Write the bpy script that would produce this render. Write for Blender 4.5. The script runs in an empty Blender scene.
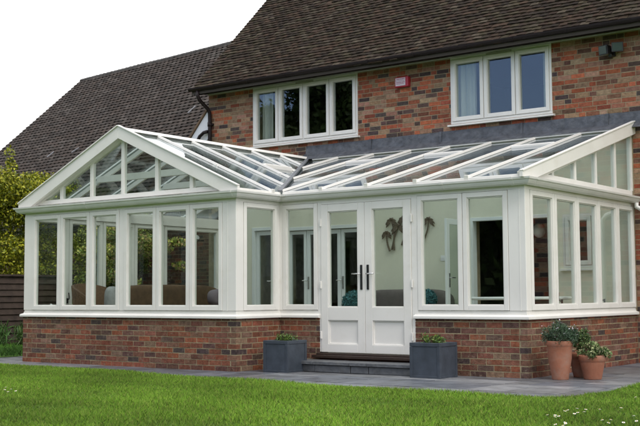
import bpy, math, random
import numpy as np
from mathutils import Vector, Matrix

random.seed(7)
rng = np.random.default_rng(11)
S = bpy.context.scene
COL = S.collection
R = math.radians

# ------------------------------------------------------------------ camera
cam_d = bpy.data.cameras.new("camera")
cam = bpy.data.objects.new("camera", cam_d)
COL.objects.link(cam)
S.camera = cam
cam_d.sensor_width = 36.0
cam_d.lens = 36.0 * 1093.74 / 640.0
cam_d.clip_start = 0.1
cam_d.clip_end = 2000
_r = Vector((0.80186408, 0.59747564, -0.00607165))
_u = Vector((0.04966056, -0.05651541, 0.9971659))
_f = Vector((-0.59543919, 0.79989304, 0.07498865))
CAM = Vector((14.09698929, -15.62524529, 1.00938051))
cam.matrix_world = Matrix(((_r.x, _u.x, -_f.x, CAM.x), (_r.y, _u.y, -_f.y, CAM.y),
                           (_r.z, _u.z, -_f.z, CAM.z), (0, 0, 0, 1)))

# ------------------------------------------------------------------ sky and sun
SUN_EL, SUN_AZ = 52.0, 115.0          # azimuth clockwise from +Y
w = bpy.data.worlds.new("World")
S.world = w
w.use_nodes = True
nt = w.node_tree
nt.nodes.clear()
out = nt.nodes.new("ShaderNodeOutputWorld")
sky = nt.nodes.new("ShaderNodeTexSky")
sky.sky_type = 'NISHITA'
sky.sun_disc = False
sky.sun_elevation = R(SUN_EL)
sky.sun_rotation = R(SUN_AZ)
sky.dust_density = 2.0
bg1 = nt.nodes.new("ShaderNodeBackground")
bg1.inputs[1].default_value = 0.15
bg2 = nt.nodes.new("ShaderNodeBackground")
bg2.inputs[0].default_value = (1.0, 0.992, 0.978, 1)
bg2.inputs[1].default_value = 1.12
mix = nt.nodes.new("ShaderNodeMixShader")
tc = nt.nodes.new("ShaderNodeTexCoord")
mp = nt.nodes.new("ShaderNodeMapping")
mp.inputs['Scale'].default_value = (1.3, 1.3, 3.0)
mp.inputs['Location'].default_value = (0.4, 0.9, 0.2)
nz = nt.nodes.new("ShaderNodeTexNoise")
nz.inputs['Scale'].default_value = 1.4
nz.inputs['Detail'].default_value = 6
cr = nt.nodes.new("ShaderNodeMapRange")
cr.inputs[1].default_value = 0.30
cr.inputs[2].default_value = 0.62
cr.inputs[3].default_value = 0.8
cr.inputs[4].default_value = 1.0
# one large break in the cloud, low in the south-west
sx = nt.nodes.new("ShaderNodeVectorMath"); sx.operation = 'DOT_PRODUCT'
sx.inputs[1].default_value = (-0.458, -0.864, 0.21)
mr = nt.nodes.new("ShaderNodeMapRange")
mr.inputs[1].default_value = 0.80
mr.inputs[2].default_value = 0.97
mr.inputs[3].default_value = 1.0
mr.inputs[4].default_value = 0.12
mu = nt.nodes.new("ShaderNodeMath"); mu.operation = 'MULTIPLY'
L = nt.links.new
L(tc.outputs['Generated'], mp.inputs[0]); L(mp.outputs[0], nz.inputs['Vector'])
L(nz.outputs['Fac'], cr.inputs[0]); L(tc.outputs['Generated'], sx.inputs[0])
L(sx.outputs['Value'], mr.inputs[0]); L(cr.outputs[0], mu.inputs[0]); L(mr.outputs[0], mu.inputs[1])
tint = nt.nodes.new("ShaderNodeMix"); tint.data_type = 'RGBA'; tint.blend_type = 'MULTIPLY'
tint.inputs[0].default_value = 1.0
tint.inputs[7].default_value = (0.85, 1.0, 1.3, 1)
L(sky.outputs[0], tint.inputs[6]); L(tint.outputs[2], bg1.inputs[0]); L(mu.outputs[0], mix.inputs[0])
L(bg1.outputs[0], mix.inputs[1]); L(bg2.outputs[0], mix.inputs[2]); L(mix.outputs[0], out.inputs[0])

sun_d = bpy.data.lights.new("sun", 'SUN')
sun = bpy.data.objects.new("sun", sun_d)
COL.objects.link(sun)
sun_d.energy = 0.9
sun_d.angle = R(18)
sun_d.color = (1.0, 0.96, 0.9)
_sd = Vector((math.sin(R(SUN_AZ)) * math.cos(R(SUN_EL)), math.cos(R(SUN_AZ)) * math.cos(R(SUN_EL)), math.sin(R(SUN_EL))))
sun.rotation_euler = _sd.to_track_quat('Z', 'Y').to_euler()

S.view_settings.view_transform = 'Standard'
S.view_settings.look = 'None'
S.view_settings.exposure = 0.68
S.view_settings.gamma = 1.0
S.render.engine = 'CYCLES'
S.cycles.max_bounces = 10
S.cycles.diffuse_bounces = 4
S.cycles.glossy_bounces = 5
S.cycles.transparent_max_bounces = 40
S.cycles.caustics_reflective = False
S.cycles.caustics_refractive = False
S.cycles.use_denoising = True

# ------------------------------------------------------------------ materials
MATS = {}


def mat(name, col=(0.5, 0.5, 0.5), rough=0.6, attr=False, noise=0.0, nscale=8.0, bump=0.0, bscale=60.0,
        metal=0.0, spec=0.5, stain=None, sscale=1.5, sthr=(0.5, 0.7), sheen=0.0, trans=0.0, dis=0.01):
    if name in MATS:
        return MATS[name]
    m = bpy.data.materials.new(name)
    m.use_nodes = True
    t = m.node_tree
    b = t.nodes['Principled BSDF']
    b.inputs['Roughness'].default_value = rough
    b.inputs['Metallic'].default_value = metal
    b.inputs['Specular IOR Level'].default_value = spec
    if sheen:
        b.inputs['Sheen Weight'].default_value = sheen
    if trans:
        b.inputs['Transmission Weight'].default_value = trans
    lk = t.links.new
    geo = t.nodes.new('ShaderNodeNewGeometry')
    if attr:
        a = t.nodes.new('ShaderNodeAttribute')
        a.attribute_name = 'Col'
        c = a.outputs['Color']
    else:
        rgb = t.nodes.new('ShaderNodeRGB')
        rgb.outputs[0].default_value = (*col, 1)
        c = rgb.outputs[0]
    if noise > 0:
        n = t.nodes.new('ShaderNodeTexNoise')
        n.inputs['Scale'].default_value = nscale
        n.inputs['Detail'].default_value = 5
        lk(geo.outputs['Position'], n.inputs['Vector'])
        mr_ = t.nodes.new('ShaderNodeMapRange')
        mr_.inputs[1].default_value = 0.25
        mr_.inputs[2].default_value = 0.75
        mr_.inputs[3].default_value = 1 - noise
        mr_.inputs[4].default_value = 1 + noise
        lk(n.outputs['Fac'], mr_.inputs[0])
        vm = t.nodes.new('ShaderNodeVectorMath')
        vm.operation = 'SCALE'
        lk(c, vm.inputs[0])
        lk(mr_.outputs[0], vm.inputs['Scale'])
        c = vm.outputs[0]
    if stain:
        n = t.nodes.new('ShaderNodeTexNoise')
        n.inputs['Scale'].default_value = sscale
        n.inputs['Detail'].default_value = 8
        n.inputs['Roughness'].default_value = 0.7
        lk(geo.outputs['Position'], n.inputs['Vector'])
        mr_ = t.nodes.new('ShaderNodeMapRange')
        mr_.inputs[1].default_value = sthr[0]
        mr_.inputs[2].default_value = sthr[1]
        mr_.inputs[3].default_value = 0
        mr_.inputs[4].default_value = 0.85
        lk(n.outputs['Fac'], mr_.inputs[0])
        mx = t.nodes.new('ShaderNodeMix')
        mx.data_type = 'RGBA'
        lk(mr_.outputs[0], mx.inputs[0])
        lk(c, mx.inputs[6])
        mx.inputs[7].default_value = (*stain, 1)
        c = mx.outputs[2]
    lk(c, b.inputs['Base Color'])
    if bump > 0:
        n = t.nodes.new('ShaderNodeTexNoise')
        n.inputs['Scale'].default_value = bscale
        n.inputs['Detail'].default_value = 4
        lk(geo.outputs['Position'], n.inputs['Vector'])
        bp = t.nodes.new('ShaderNodeBump')
        bp.inputs['Strength'].default_value = bump
        bp.inputs['Distance'].default_value = dis
        lk(n.outputs['Fac'], bp.inputs['Height'])
        lk(bp.outputs[0], b.inputs['Normal'])
    MATS[name] = m
    return m


def glass_mat(name, tint, r0=0.035, power=4.5, rough=0.0):
    m = bpy.data.materials.new(name)
    m.use_nodes = True
    t = m.node_tree
    t.nodes.clear()
    lk = t.links.new
    o = t.nodes.new('ShaderNodeOutputMaterial')
    mx = t.nodes.new('ShaderNodeMixShader')
    tr = t.nodes.new('ShaderNodeBsdfTransparent')
    tr.inputs[0].default_value = (*tint, 1)
    gl = t.nodes.new('ShaderNodeBsdfGlossy')
    gl.inputs['Roughness'].default_value = rough
    gl.inputs['Color'].default_value = (0.95, 0.97, 1, 1)
    lw = t.nodes.new('ShaderNodeLayerWeight')
    lw.inputs['Blend'].default_value = 0.5
    pw = t.nodes.new('ShaderNodeMath'); pw.operation = 'POWER'; pw.inputs[1].default_value = power
    ma = t.nodes.new('ShaderNodeMath'); ma.operation = 'MULTIPLY_ADD'
    ma.inputs[1].default_value = 1 - r0
    ma.inputs[2].default_value = r0
    lk(lw.outputs['Facing'], pw.inputs[0]); lk(pw.outputs[0], ma.inputs[0]); lk(ma.outputs[0], mx.inputs[0])
    lk(tr.outputs[0], mx.inputs[1]); lk(gl.outputs[0], mx.inputs[2]); lk(mx.outputs[0], o.inputs[0])
    # faint waviness of real panes
    geo = t.nodes.new('ShaderNodeNewGeometry')
    n = t.nodes.new('ShaderNodeTexNoise'); n.inputs['Scale'].default_value = 1.6; n.inputs['Detail'].default_value = 1
    bp = t.nodes.new('ShaderNodeBump'); bp.inputs['Strength'].default_value = 0.12; bp.inputs['Distance'].default_value = 0.01
    lk(geo.outputs['Position'], n.inputs['Vector']); lk(n.outputs['Fac'], bp.inputs['Height']); lk(bp.outputs[0], gl.inputs['Normal'])
    MATS[name] = m
    return m


WHITE = mat('white_painted_frame', (0.74, 0.722, 0.688), 0.35, noise=0.05, nscale=2.2, stain=(0.62, 0.59, 0.52), sscale=3.5, sthr=(0.52, 0.95))
GUT = mat('white_gutter', (0.70, 0.69, 0.67), 0.3, noise=0.06, nscale=5)
GLASS = glass_mat('window_glass', (0.90, 0.935, 0.91), 0.03)
RGLASS = glass_mat('roof_glass_pane', (0.86, 0.90, 0.90), 0.04, 4.0)
UGLASS = glass_mat('upstairs_glass', (0.88, 0.92, 0.92), 0.06, 4.0)
BRICK = mat('brick_face', attr=True, rough=0.9, noise=0.42, nscale=22, bump=0.8, bscale=70, dis=0.008,
            stain=(0.26, 0.215, 0.16), sscale=16, sthr=(0.54, 0.78), spec=0.2)
BRICK2 = mat('reclaimed_brick_face', attr=True, rough=0.9, noise=0.35, nscale=20, bump=0.8, bscale=60, dis=0.01,
             stain=(0.25, 0.20, 0.14), sscale=20, sthr=(0.64, 0.84), spec=0.2)
MORTAR = mat('mortar', (0.31, 0.26, 0.165), 0.95, noise=0.25, nscale=12, bump=0.5, bscale=120, spec=0.1)
MORTAR2 = mat('aged_mortar', (0.33, 0.27, 0.18), 0.95, noise=0.3, nscale=9, bump=0.5, bscale=120, spec=0.1)
TILE = mat('clay_tile', attr=True, rough=0.92, noise=0.35, nscale=14, bump=0.5, bscale=80, spec=0.15,
           stain=(0.036, 0.031, 0.015), sscale=11, sthr=(0.50, 0.70))
TILE2 = mat('concrete_tile', attr=True, rough=0.85, noise=0.3, nscale=9, bump=0.4, bscale=60, spec=0.25)
BROWN = mat('brown_plastic', (0.014, 0.008, 0.009), 0.5, noise=0.15, spec=0.3)
FASC = mat('brown_fascia', (0.016, 0.009, 0.009), 0.55, noise=0.2, spec=0.25)
LEAD = mat('lead_sheet', (0.066, 0.072, 0.086), 0.55, noise=0.5, nscale=11, stain=(0.10, 0.105, 0.115), sscale=6, bump=0.7, bscale=14, dis=0.02)
SLATE = mat('slate_slab', attr=True, rough=0.40, noise=0.35, nscale=5, stain=(0.045, 0.045, 0.042), sscale=1.6, sthr=(0.56, 0.68), bump=0.55, bscale=16, dis=0.008, spec=0.4)
SLATEJ = mat('slab_joint', (0.05, 0.048, 0.04), 0.95, noise=0.3)
STEPM = mat('slate_step', (0.095, 0.10, 0.108), 0.5, noise=0.4, nscale=9, bump=0.8, bscale=22, dis=0.012, stain=(0.16, 0.16, 0.155), sscale=6, sthr=(.5, .75))
CREAM = mat('cream_plaster', (0.70, 0.68, 0.56), 0.8, noise=0.03, nscale=1.2)
TIMB = mat('dark_timber_sill', (0.035, 0.02, 0.014), 0.5, noise=0.3, nscale=12)
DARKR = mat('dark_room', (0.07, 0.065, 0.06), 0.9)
FLOORM = mat('stone_floor', (0.38, 0.34, 0.28), 0.5, noise=0.1, nscale=3)
TERRA = mat('terracotta', (0.30, 0.115, 0.065), 0.85, noise=0.2, nscale=7, bump=0.25, bscale=50, stain=(0.27, 0.19, 0.15), sscale=4, sthr=(0.45, 0.75))
ZINC = mat('dark_grey_planter', (0.042, 0.052, 0.068), 0.5, noise=0.25, nscale=8, bump=0.15, bscale=30)
SOIL = mat('soil', (0.03, 0.02, 0.013), 1.0, noise=0.4, nscale=40, bump=0.8, bscale=80)
LEAF = mat('foliage', attr=True, rough=0.55, spec=0.3)
GRASS = mat('grass_blade', attr=True, rough=0.7, spec=0.15)


def soft_normal(m, k):
    t = m.node_tree; b = t.nodes['Principled BSDF']
    g_ = t.nodes.new('ShaderNodeNewGeometry'); mx_ = t.nodes.new('ShaderNodeMix'); mx_.data_type = 'VECTOR'
    mx_.inputs[0].default_value = k; mx_.inputs[5].default_value = (0, 0, 1)
    t.links.new(g_.outputs['Normal'], mx_.inputs[4]); t.links.new(mx_.outputs[1], b.inputs['Normal'])


soft_normal(GRASS, 0.75)
LAWNB = mat('lawn_soil', (0.07, 0.145, 0.014), 1.0, noise=0.4, nscale=20)
BARK = mat('bark', (0.06, 0.045, 0.032), 0.95, noise=0.35, nscale=20, bump=0.7, bscale=30)
FENCE = mat('weathered_fence_board', (0.05, 0.034, 0.026), 0.85, noise=0.4, nscale=6, bump=0.5, bscale=25)
POSTM = mat('fence_post_timber', (0.04, 0.018, 0.014), 0.85, noise=0.3)
BLACK = mat('black_plastic', (0.012, 0.012, 0.013), 0.4)
CHROME = mat('satin_chrome', (0.6, 0.6, 0.6), 0.25, metal=1.0)
REDP = mat('red_plastic', (0.36, 0.018, 0.035), 0.45)
LBLW = mat('label_white', (0.62, 0.56, 0.60), 0.5)
CURT = mat('pale_curtain', (0.55, 0.55, 0.48), 0.9)
WICK = mat('tan_wicker', (0.12, 0.065, 0.032), 0.8, noise=0.25, nscale=30, bump=0.8, bscale=70)
BSOFA = mat('brown_upholstery', (0.098, 0.058, 0.031), 0.9, noise=0.35, nscale=8)
GSOFA = mat('grey_upholstery', (0.12, 0.10, 0.095), 0.9, noise=0.15, nscale=8)
PURP = mat('grey_mauve_fabric', (0.16, 0.13, 0.15), 0.9, noise=0.1)
TURQ = mat('turquoise_fluff', attr=True, rough=0.9)
CUSH = mat('pale_cushion_fabric', (0.30, 0.30, 0.30), 0.9, noise=0.2, nscale=14)
BRONZE = mat('bronze_metal', (0.15, 0.115, 0.08), 0.5, metal=0.4)
WHT = mat('clean_white', (0.8, 0.8, 0.8), 0.3)
MESHG = mat('lamp_glass', (0.06, 0.085, 0.075), 0.12)
LEADT = mat('lead_soaker', (0.20, 0.20, 0.22), 0.45, metal=0.2)
BBOARD = mat('white_bargeboard_paint', (0.75, 0.76, 0.80), 0.5)

# ------------------------------------------------------------------ helpers
LOC = {}


class MB:
    def __init__(s):
        s.v = []; s.f = []; s.c = []

    def add(s, vs, fs, col=None):
        b = len(s.v)
        s.v += [tuple(x) for x in vs]
        for q in fs:
            s.f.append(tuple(b + i for i in q))
            s.c.append(col)
        return s

    def hexa(s, p, col=None):      # p: 8 points, bottom ring 0-3, top ring 4-7
        return s.add(p, [(3, 2, 1, 0), (4, 5, 6, 7), (0, 1, 5, 4), (1, 2, 6, 5), (2, 3, 7, 6), (3, 0, 4, 7)], col)

    def box(s, x0, x1, y0, y1, z0, z1, col=None):
        return s.hexa([(x0, y0, z0), (x1, y0, z0), (x1, y1, z0), (x0, y1, z0),
                       (x0, y0, z1), (x1, y0, z1), (x1, y1, z1), (x0, y1, z1)], col)

    def beam(s, p0, p1, w_, h0, h1, up=(0, 0, 1), col=None, taper=1.0):
        # bar from p0 to p1, width w_, from h0 to h1 measured along 'up' made square to the bar
        p0 = Vector(p0); p1 = Vector(p1)
        d = (p1 - p0).normalized()
        side = d.cross(Vector(up)).normalized()
        u_ = side.cross(d).normalized()
        q = []
        for h in (h0, h1):
            k = w_ / 2 * (taper if h == h1 else 1)
            q += [p0 - side * k + u_ * h, p0 + side * k + u_ * h, p1 + side * k + u_ * h, p1 - side * k + u_ * h]
        return s.hexa(q, col)

    def prism(s, poly, vec, col=None):
        n = len(poly)
        a = [Vector(p) for p in poly]
        v = Vector(vec)
        vs = a + [p + v for p in a]
        fs = [tuple(range(n - 1, -1, -1)), tuple(range(n, 2 * n))]
        fs += [(i, (i + 1) % n, n + (i + 1) % n, n + i) for i in range(n)]
        return s.add(vs, fs, col)

    def tube(s, pts, r, n=8, col=None, caps=True):
        pts = [Vector(p) for p in pts]
        rs = r if isinstance(r, (list, tuple)) else [r] * len(pts)
        rings = []
        prev = None
        for i, p in enumerate(pts):
            d = (pts[min(i + 1, len(pts) - 1)] - pts[max(i - 1, 0)]).normalized()
            if prev is None:
                a = d.orthogonal().normalized()
            else:
                a = (prev - d * prev.dot(d)).normalized()
            prev = a
            b = d.cross(a)
            rings.append([p + (a * math.cos(2 * math.pi * k / n) + b * math.sin(2 * math.pi * k / n)) * rs[i] for k in range(n)])
        vs = [q for ring in rings for q in ring]
        fs = []
        for i in range(len(rings) - 1):
            for k in range(n):
                fs.append((i * n + k, i * n + (k + 1) % n, (i + 1) * n + (k + 1) % n, (i + 1) * n + k))
        if caps:
            fs.append(tuple(range(n - 1, -1, -1)))
            fs.append(tuple((len(rings) - 1) * n + k for k in range(n)))
        return s.add(vs, fs, col)

    def lathe(s, c, prof, n=28, col=None):
        vs = []
        for (r_, z) in prof:
            for k in range(n):
                a = 2 * math.pi * k / n
                vs.append((c[0] + r_ * math.cos(a), c[1] + r_ * math.sin(a), c[2] + z))
        fs = []
        for i in range(len(prof) - 1):
            for k in range(n):
                fs.append((i * n + k, i * n + (k + 1) % n, (i + 1) * n + (k + 1) % n, (i + 1) * n + k))
        fs.append(tuple(range(n - 1, -1, -1)))
        fs.append(tuple((len(prof) - 1) * n + k for k in range(n)))
        return s.add(vs, fs, col)

    def blob(s, c, r_, n=14, m=9, rot=0.0, sq=2.0, col=None):
        # rounded super-ellipsoid cushion
        vs = []
        cr_, sr_ = math.cos(rot), math.sin(rot)
        def pw(x): return math.copysign(abs(x) ** (2 / sq), x)
        for i in range(m + 1):
            ph = -math.pi / 2 + math.pi * i / m
            for k in range(n):
                th = 2 * math.pi * k / n
                x = r_[0] * pw(math.cos(ph)) * pw(math.cos(th))
                y = r_[1] * pw(math.cos(ph)) * pw(math.sin(th))
                z = r_[2] * pw(math.sin(ph))
                vs.append((c[0] + x * cr_ - y * sr_, c[1] + x * sr_ + y * cr_, c[2] + z))
        fs = [(i * n + k, i * n + (k + 1) % n, (i + 1) * n + (k + 1) % n, (i + 1) * n + k) for i in range(m) for k in range(n)]
        return s.add(vs, fs, col)

    def build(s, name, m, parent=None, label=None, smooth=False, bevel=0.0):
        me = bpy.data.meshes.new(name)
        off = Vector((0, 0, 0))
        if parent is not None:
            off = LOC[parent]
        me.from_pydata([(x - off.x, y - off.y, z - off.z) for x, y, z in s.v], [], s.f)
        me.materials.append(m)
        if any(c is not None for c in s.c):
            at = me.color_attributes.new('Col', 'FLOAT_COLOR', 'CORNER')
            arr = []
            for q, c in zip(s.f, s.c):
                c = c or (0.5, 0.5, 0.5)
                arr += [c[0], c[1], c[2], 1.0] * len(q)
            at.data.foreach_set('color', arr)
        if smooth:
            me.polygons.foreach_set('use_smooth', [True] * len(me.polygons))
        o = bpy.data.objects.new(name, me)
        COL.objects.link(o)
        if parent is not None:
            o.parent = parent
        LOC[o] = off.copy()
        if label:
            o['label'] = label
        if bevel:
            b = o.modifiers.new('bevel', 'BEVEL')
            b.width = bevel; b.segments = 2; b.limit_method = 'ANGLE'
        return o


def tag(o, label=None, cat=None, group=None, kind=None):
    if label: o['label'] = label
    if cat: o['category'] = cat
    if group: o['group'] = group
    if kind: o['kind'] = kind
    return o


def empty(name, loc, label, cat, group=None):
    o = bpy.data.objects.new(name, None)
    o.empty_display_size = 0.2
    COL.objects.link(o)
    o.location = loc
    LOC[o] = Vector(loc)
    return tag(o, label, cat, group)


def copy_tree(o, parent=None):
    c = o.copy()
    COL.objects.link(c)
    c.parent = parent
    LOC[c] = LOC[o].copy()
    for ch in [x for x in o.children]:
        copy_tree(ch, c)
    return c


def np_mesh(name, verts, faces_n, cols, m, parent=None):
    """verts (N*k,3) with k verts per face, cols (N,3)"""
    N = len(cols)
    k = faces_n
    me = bpy.data.meshes.new(name)
    off = np.array(LOC[parent]) if parent is not None else np.zeros(3)
    v = (verts - off).astype(np.float32)
    me.vertices.add(N * k)
    me.vertices.foreach_set('co', v.ravel())
    me.loops.add(N * k)
    me.loops.foreach_set('vertex_index', np.arange(N * k, dtype=np.int32))
    me.polygons.add(N)
    me.polygons.foreach_set('loop_start', np.arange(0, N * k, k, dtype=np.int32))
    me.polygons.foreach_set('loop_total', np.full(N, k, dtype=np.int32))
    me.update(calc_edges=True)
    at = me.color_attributes.new('Col', 'FLOAT_COLOR', 'CORNER')
    c4 = np.ones((N, k, 4), dtype=np.float32)
    c4[:, :, :3] = np.asarray(cols)[:, None, :]
    at.data.foreach_set('color', c4.ravel())
    me.materials.append(m)
    o = bpy.data.objects.new(name, me)
    COL.objects.link(o)
    if parent is not None:
        o.parent = parent
    LOC[o] = Vector(off)
    return o


def leaves(name, pts, size, cols, m=None, parent=None, aspect=0.55, up=0.3):
    """each point becomes a folded rhombic leaf made of one quad"""
    N = len(pts)
    d = rng.normal(size=(N, 3)); d[:, 2] += up
    d /= np.linalg.norm(d, axis=1, keepdims=True)
    e = rng.normal(size=(N, 3)); e -= d * (e * d).sum(1, keepdims=True)
    e /= np.linalg.norm(e, axis=1, keepdims=True)
    nn = np.cross(d, e)
    s_ = size * rng.uniform(0.6, 1.35, size=(N, 1))
    a = pts - d * s_ * 0.5
    b = pts + e * s_ * 0.5 * aspect + nn * s_ * 0.08
    c = pts + d * s_ * 0.5
    f = pts - e * s_ * 0.5 * aspect + nn * s_ * 0.08
    V = np.stack([a, b, c, f], 1).reshape(-1, 3)
    return np_mesh(name, V, 4, cols, m or LEAF, parent)


def clumps(centres, radii, n, shell=0.55):
    """points in the outer part of random ellipsoid clumps; returns pts and clump index"""
    k = len(centres)
    wts = np.array([r_[0] * r_[1] * r_[2] for r_ in radii]) ** (2 / 3)
    idx = rng.choice(k, size=n, p=wts / wts.sum())
    d = rng.normal(size=(n, 3)); d /= np.linalg.norm(d, axis=1, keepdims=True)
    rr = shell + (1 - shell) * rng.random((n, 1)) ** 0.7
    rr *= rng.uniform(0.85, 1.12, (n, 1))
    return np.asarray(centres)[idx] + d * rr * np.asarray(radii)[idx], idx


def leafcol(palette, idx, n, k, jitter=0.25):
    pal = np.asarray(palette)
    base = pal[rng.integers(0, len(pal), n)]
    cj = rng.uniform(0.75, 1.25, (k, 1))[idx]
    return np.clip(base * cj * rng.uniform(1 - jitter, 1 + jitter, (n, 1)), 0, 1)


def cells(u0, u1, z0, z1, ops):
    """rectangles of a wall that avoid the openings (a0,a1,b0,b1)"""
    us = sorted({u0, u1, *[min(max(v, u0), u1) for o in ops for v in o[:2]]})
    out_ = []
    for a, b in zip(us, us[1:]):
        zz = [(z0, z1)]
        mid = (a + b) / 2
        for o in ops:
            if o[0] < mid < o[1]:
                nz_ = []
                for p, q in zz:
                    if o[2] > p: nz_.append((p, min(q, o[2])))
                    if o[3] < q: nz_.append((max(p, o[3]), q))
                zz = [(p, q) for p, q in nz_ if q - p > 1e-6]
        out_ += [(a, b, p, q) for p, q in zz]
    return out_


class Wall:
    """local wall frame: origin O, u along, n outward"""
    def __init__(s, O, u, n):
        s.O = Vector((O[0], O[1], 0)); s.u = Vector((u[0], u[1], 0)).normalized(); s.n = Vector((n[0], n[1], 0)).normalized()

    def P(s, u, n, z):
        return s.O + s.u * u + s.n * n + Vector((0, 0, z))

    def box(s, mb, u0, u1, n0, n1, z0, z1, col=None):
        q = [s.P(u0, n0, z0), s.P(u1, n0, z0), s.P(u1, n1, z0), s.P(u0, n1, z0),
             s.P(u0, n0, z1), s.P(u1, n0, z1), s.P(u1, n1, z1), s.P(u0, n1, z1)]
        if s.u.cross(s.n).z < 0:
            q = [q[i] for i in (3, 2, 1, 0, 7, 6, 5, 4)]
        return mb.hexa(q, col)


PAL_BASE = [(0.175, 0.066, 0.040), (0.16, 0.062, 0.039), (0.20, 0.072, 0.042), (0.135, 0.058, 0.041), (0.095, 0.055, 0.045),
            (0.072, 0.052, 0.048), (0.185, 0.080, 0.052), (0.15, 0.070, 0.048), (0.23, 0.078, 0.042), (0.185, 0.112, 0.078), (0.125, 0.064, 0.048), (0.16, 0.080, 0.055)]
PAL_OLD = [(0.28, 0.080, 0.042), (0.30, 0.094, 0.050), (0.23, 0.070, 0.042), (0.26, 0.115, 0.072), (0.25, 0.155, 0.098), (0.21, 0.066, 0.040),
           (0.21, 0.135, 0.088), (0.065, 0.048, 0.045), (0.12, 0.062, 0.045), (0.17, 0.070, 0.045), (0.28, 0.165, 0.112), (0.33, 0.10, 0.052), (0.25, 0.088, 0.050),
           (0.085, 0.053, 0.046), (0.27, 0.18, 0.12), (0.26, 0.145, 0.10), (0.20, 0.10, 0.066)]


def lay_bricks(mb, W, u0, u1, z0, z1, pal, ops=(), n_face=0.0, j=(0.0, 0.0), corner=(0, 0), bond='stretcher', ph=0.0, top=None):
    """corner: (start,end) 1 = external corner shared, rows alternate by parity; row height 75mm"""
    row = 0
    z = z0
    while z < z1 - 0.01:
        zt = min(z + 0.063, z1)
        a0 = u0 + (0.1125 if (corner[0] and (row % 2 == (corner[0] - 1))) else 0.0)
        a1 = u1 - (0.1125 if (corner[1] and (row % 2 == (corner[1] - 1))) else 0.0)
        u = a0
        if bond == 'stretcher':
            first = 0.215 if corner[0] else (0.1025 if row % 2 else 0.215)
        else:
            first = random.choice([0.1025, 0.15, 0.215])
        if ph: first = max(0.06, (first + ph) % 0.215)
        i = 0
        while u < a1 - 0.005:
            if bond == 'stretcher':
                ln = first if i == 0 else 0.215
            else:
                ln = first if i == 0 else (0.215 if (i + row) % 2 or random.random() < 0.35 else 0.1025)
            e = min(u + ln, a1)
            if a1 - e < 0.04: e = a1
            for (a, b, p, q) in cells(u, e, z, zt, ops):
                if b - a < 0.012 or q - p < 0.012: continue
                c = random.choice(pal)
                k = random.uniform(0.75, 1.2) * (1.17 if bond != 'stretcher' else 1.0)
                c = (c[0] * k, c[1] * k * random.uniform(0.92, 1.08), c[2] * k)
                f = n_face + random.uniform(-0.002, 0.002)
                t0, t1 = random.uniform(-.0015, .0015), random.uniform(-.0015, .0015)
                W.box(mb, a, b, n_face - 0.09, f, p + t0, q + t1, c)
            u = e + 0.011
            i += 1
        z += 0.075
        row += 1


def tiles(mb, O, u, n, pitch, length, rows, gauge, width, pal, keep=lambda p: True, roll=0.0, th=0.014, lift=0.010):
    O = Vector(O); u = Vector(u).normalized(); n = Vector(n).normalized()
    up = (n * math.cos(pitch) + Vector((0, 0, math.sin(pitch))))
    nrm = (Vector((0, 0, 1)) * math.cos(pitch) - n * math.sin(pitch))
    for r_ in range(rows):
        sh = (width / 2 if r_ % 2 else 0.0)
        k = -1
        while True:
            a = k * width + sh
            if a >= length: break
            k += 1
            b = a + width - 0.004
            a_, b_ = max(a, 0), min(b, length)
            if b_ - a_ < 0.02: continue
            p0 = O + u * ((a_ + b_) / 2) + up * (r_ * gauge)
            sag = 0.012 * math.sin(p0.x * 1.1 + r_ * .13) + 0.008 * math.sin(p0.x * 2.7 - r_ * .31)
            if not keep(p0): continue
            j = random.uniform(-0.004, 0.006)
            s0 = r_ * gauge + sag + random.uniform(-0.009, 0.009) - (0.03 if random.random() < .006 else 0)
            s1 = (r_ + 1) * gauge + 0.03 + sag
            hb = th + lift + j
            c = random.choice(pal); kk = random.uniform(0.7, 1.3); c = (c[0] * kk, c[1] * kk, c[2] * kk)
            tl = random.uniform(-0.003, 0.003)
            A = O + u * a_; B = O + u * b_
            if roll:
                m1 = A + (B - A) * 0.28; m2 = A + (B - A) * 0.6
                xs = [(A, roll), (m1, roll * 0.8), (m2, 0.0), (B, 0.0)]
            else:
                m_ = A + (B - A) * 0.5
                xs = [(A, 0.0 + tl), (m_, 0.004), (B, 0.0 - tl)]
            vs = []
            for P_, h in xs:
                vs.append(P_ + up * s0 + nrm * (hb + h))
            for P_, h in xs:
                vs.append(P_ + up * s1 + nrm * (th * 0.5 + h * 0.9 - 0.003))
            for P_, h in xs:
                vs.append(P_ + up * s0 + nrm * (hb - th + h * 0.5 - 0.008))
            m = len(xs)
            fs = [(i, i + 1, m + i + 1, m + i) for i in range(m - 1)] + [(2 * m + i, 2 * m + i + 1, i + 1, i) for i in range(m - 1)]
            vs += [vs[m] - nrm * 0.02, vs[2 * m - 1] - nrm * 0.02]
            fs += [(2 * m, 0, m, 3 * m), (m - 1, 3 * m - 1, 3 * m + 1, 2 * m - 1)]
            mb.add(vs, fs, c)


# ------------------------------------------------------------------ ground, patio, lawn
g = MB(); g.box(-400, 400, -400, 400, -0.6, -0.05)
tag(g.build('ground', LAWNB), kind='structure')

EDGE = [(-1.25, -5.50), (0.6, -5.44), (2.7, -5.42), (4.9, -5.70), (6.46, -5.77), (7.9, -5.90), (9.0, -5.88), (9.45, -5.82),
        (9.68, -5.62), (9.76, -5.2), (9.72, -4.4), (9.66, -3.4), (9.6, 0.3)]
lawn_poly = [(-40, -5.5)] + EDGE + [(60, 0.3), (60, -60), (-40, -60)]
g = MB(); g.prism([(x, y, -0.03) for x, y in lawn_poly][::-1], (0, 0, 0.045))
g.box(-40, -1.25, -5.5, 12, -0.03, 0.012)
tag(g.build('lawn', LAWNB), kind='structure')

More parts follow.
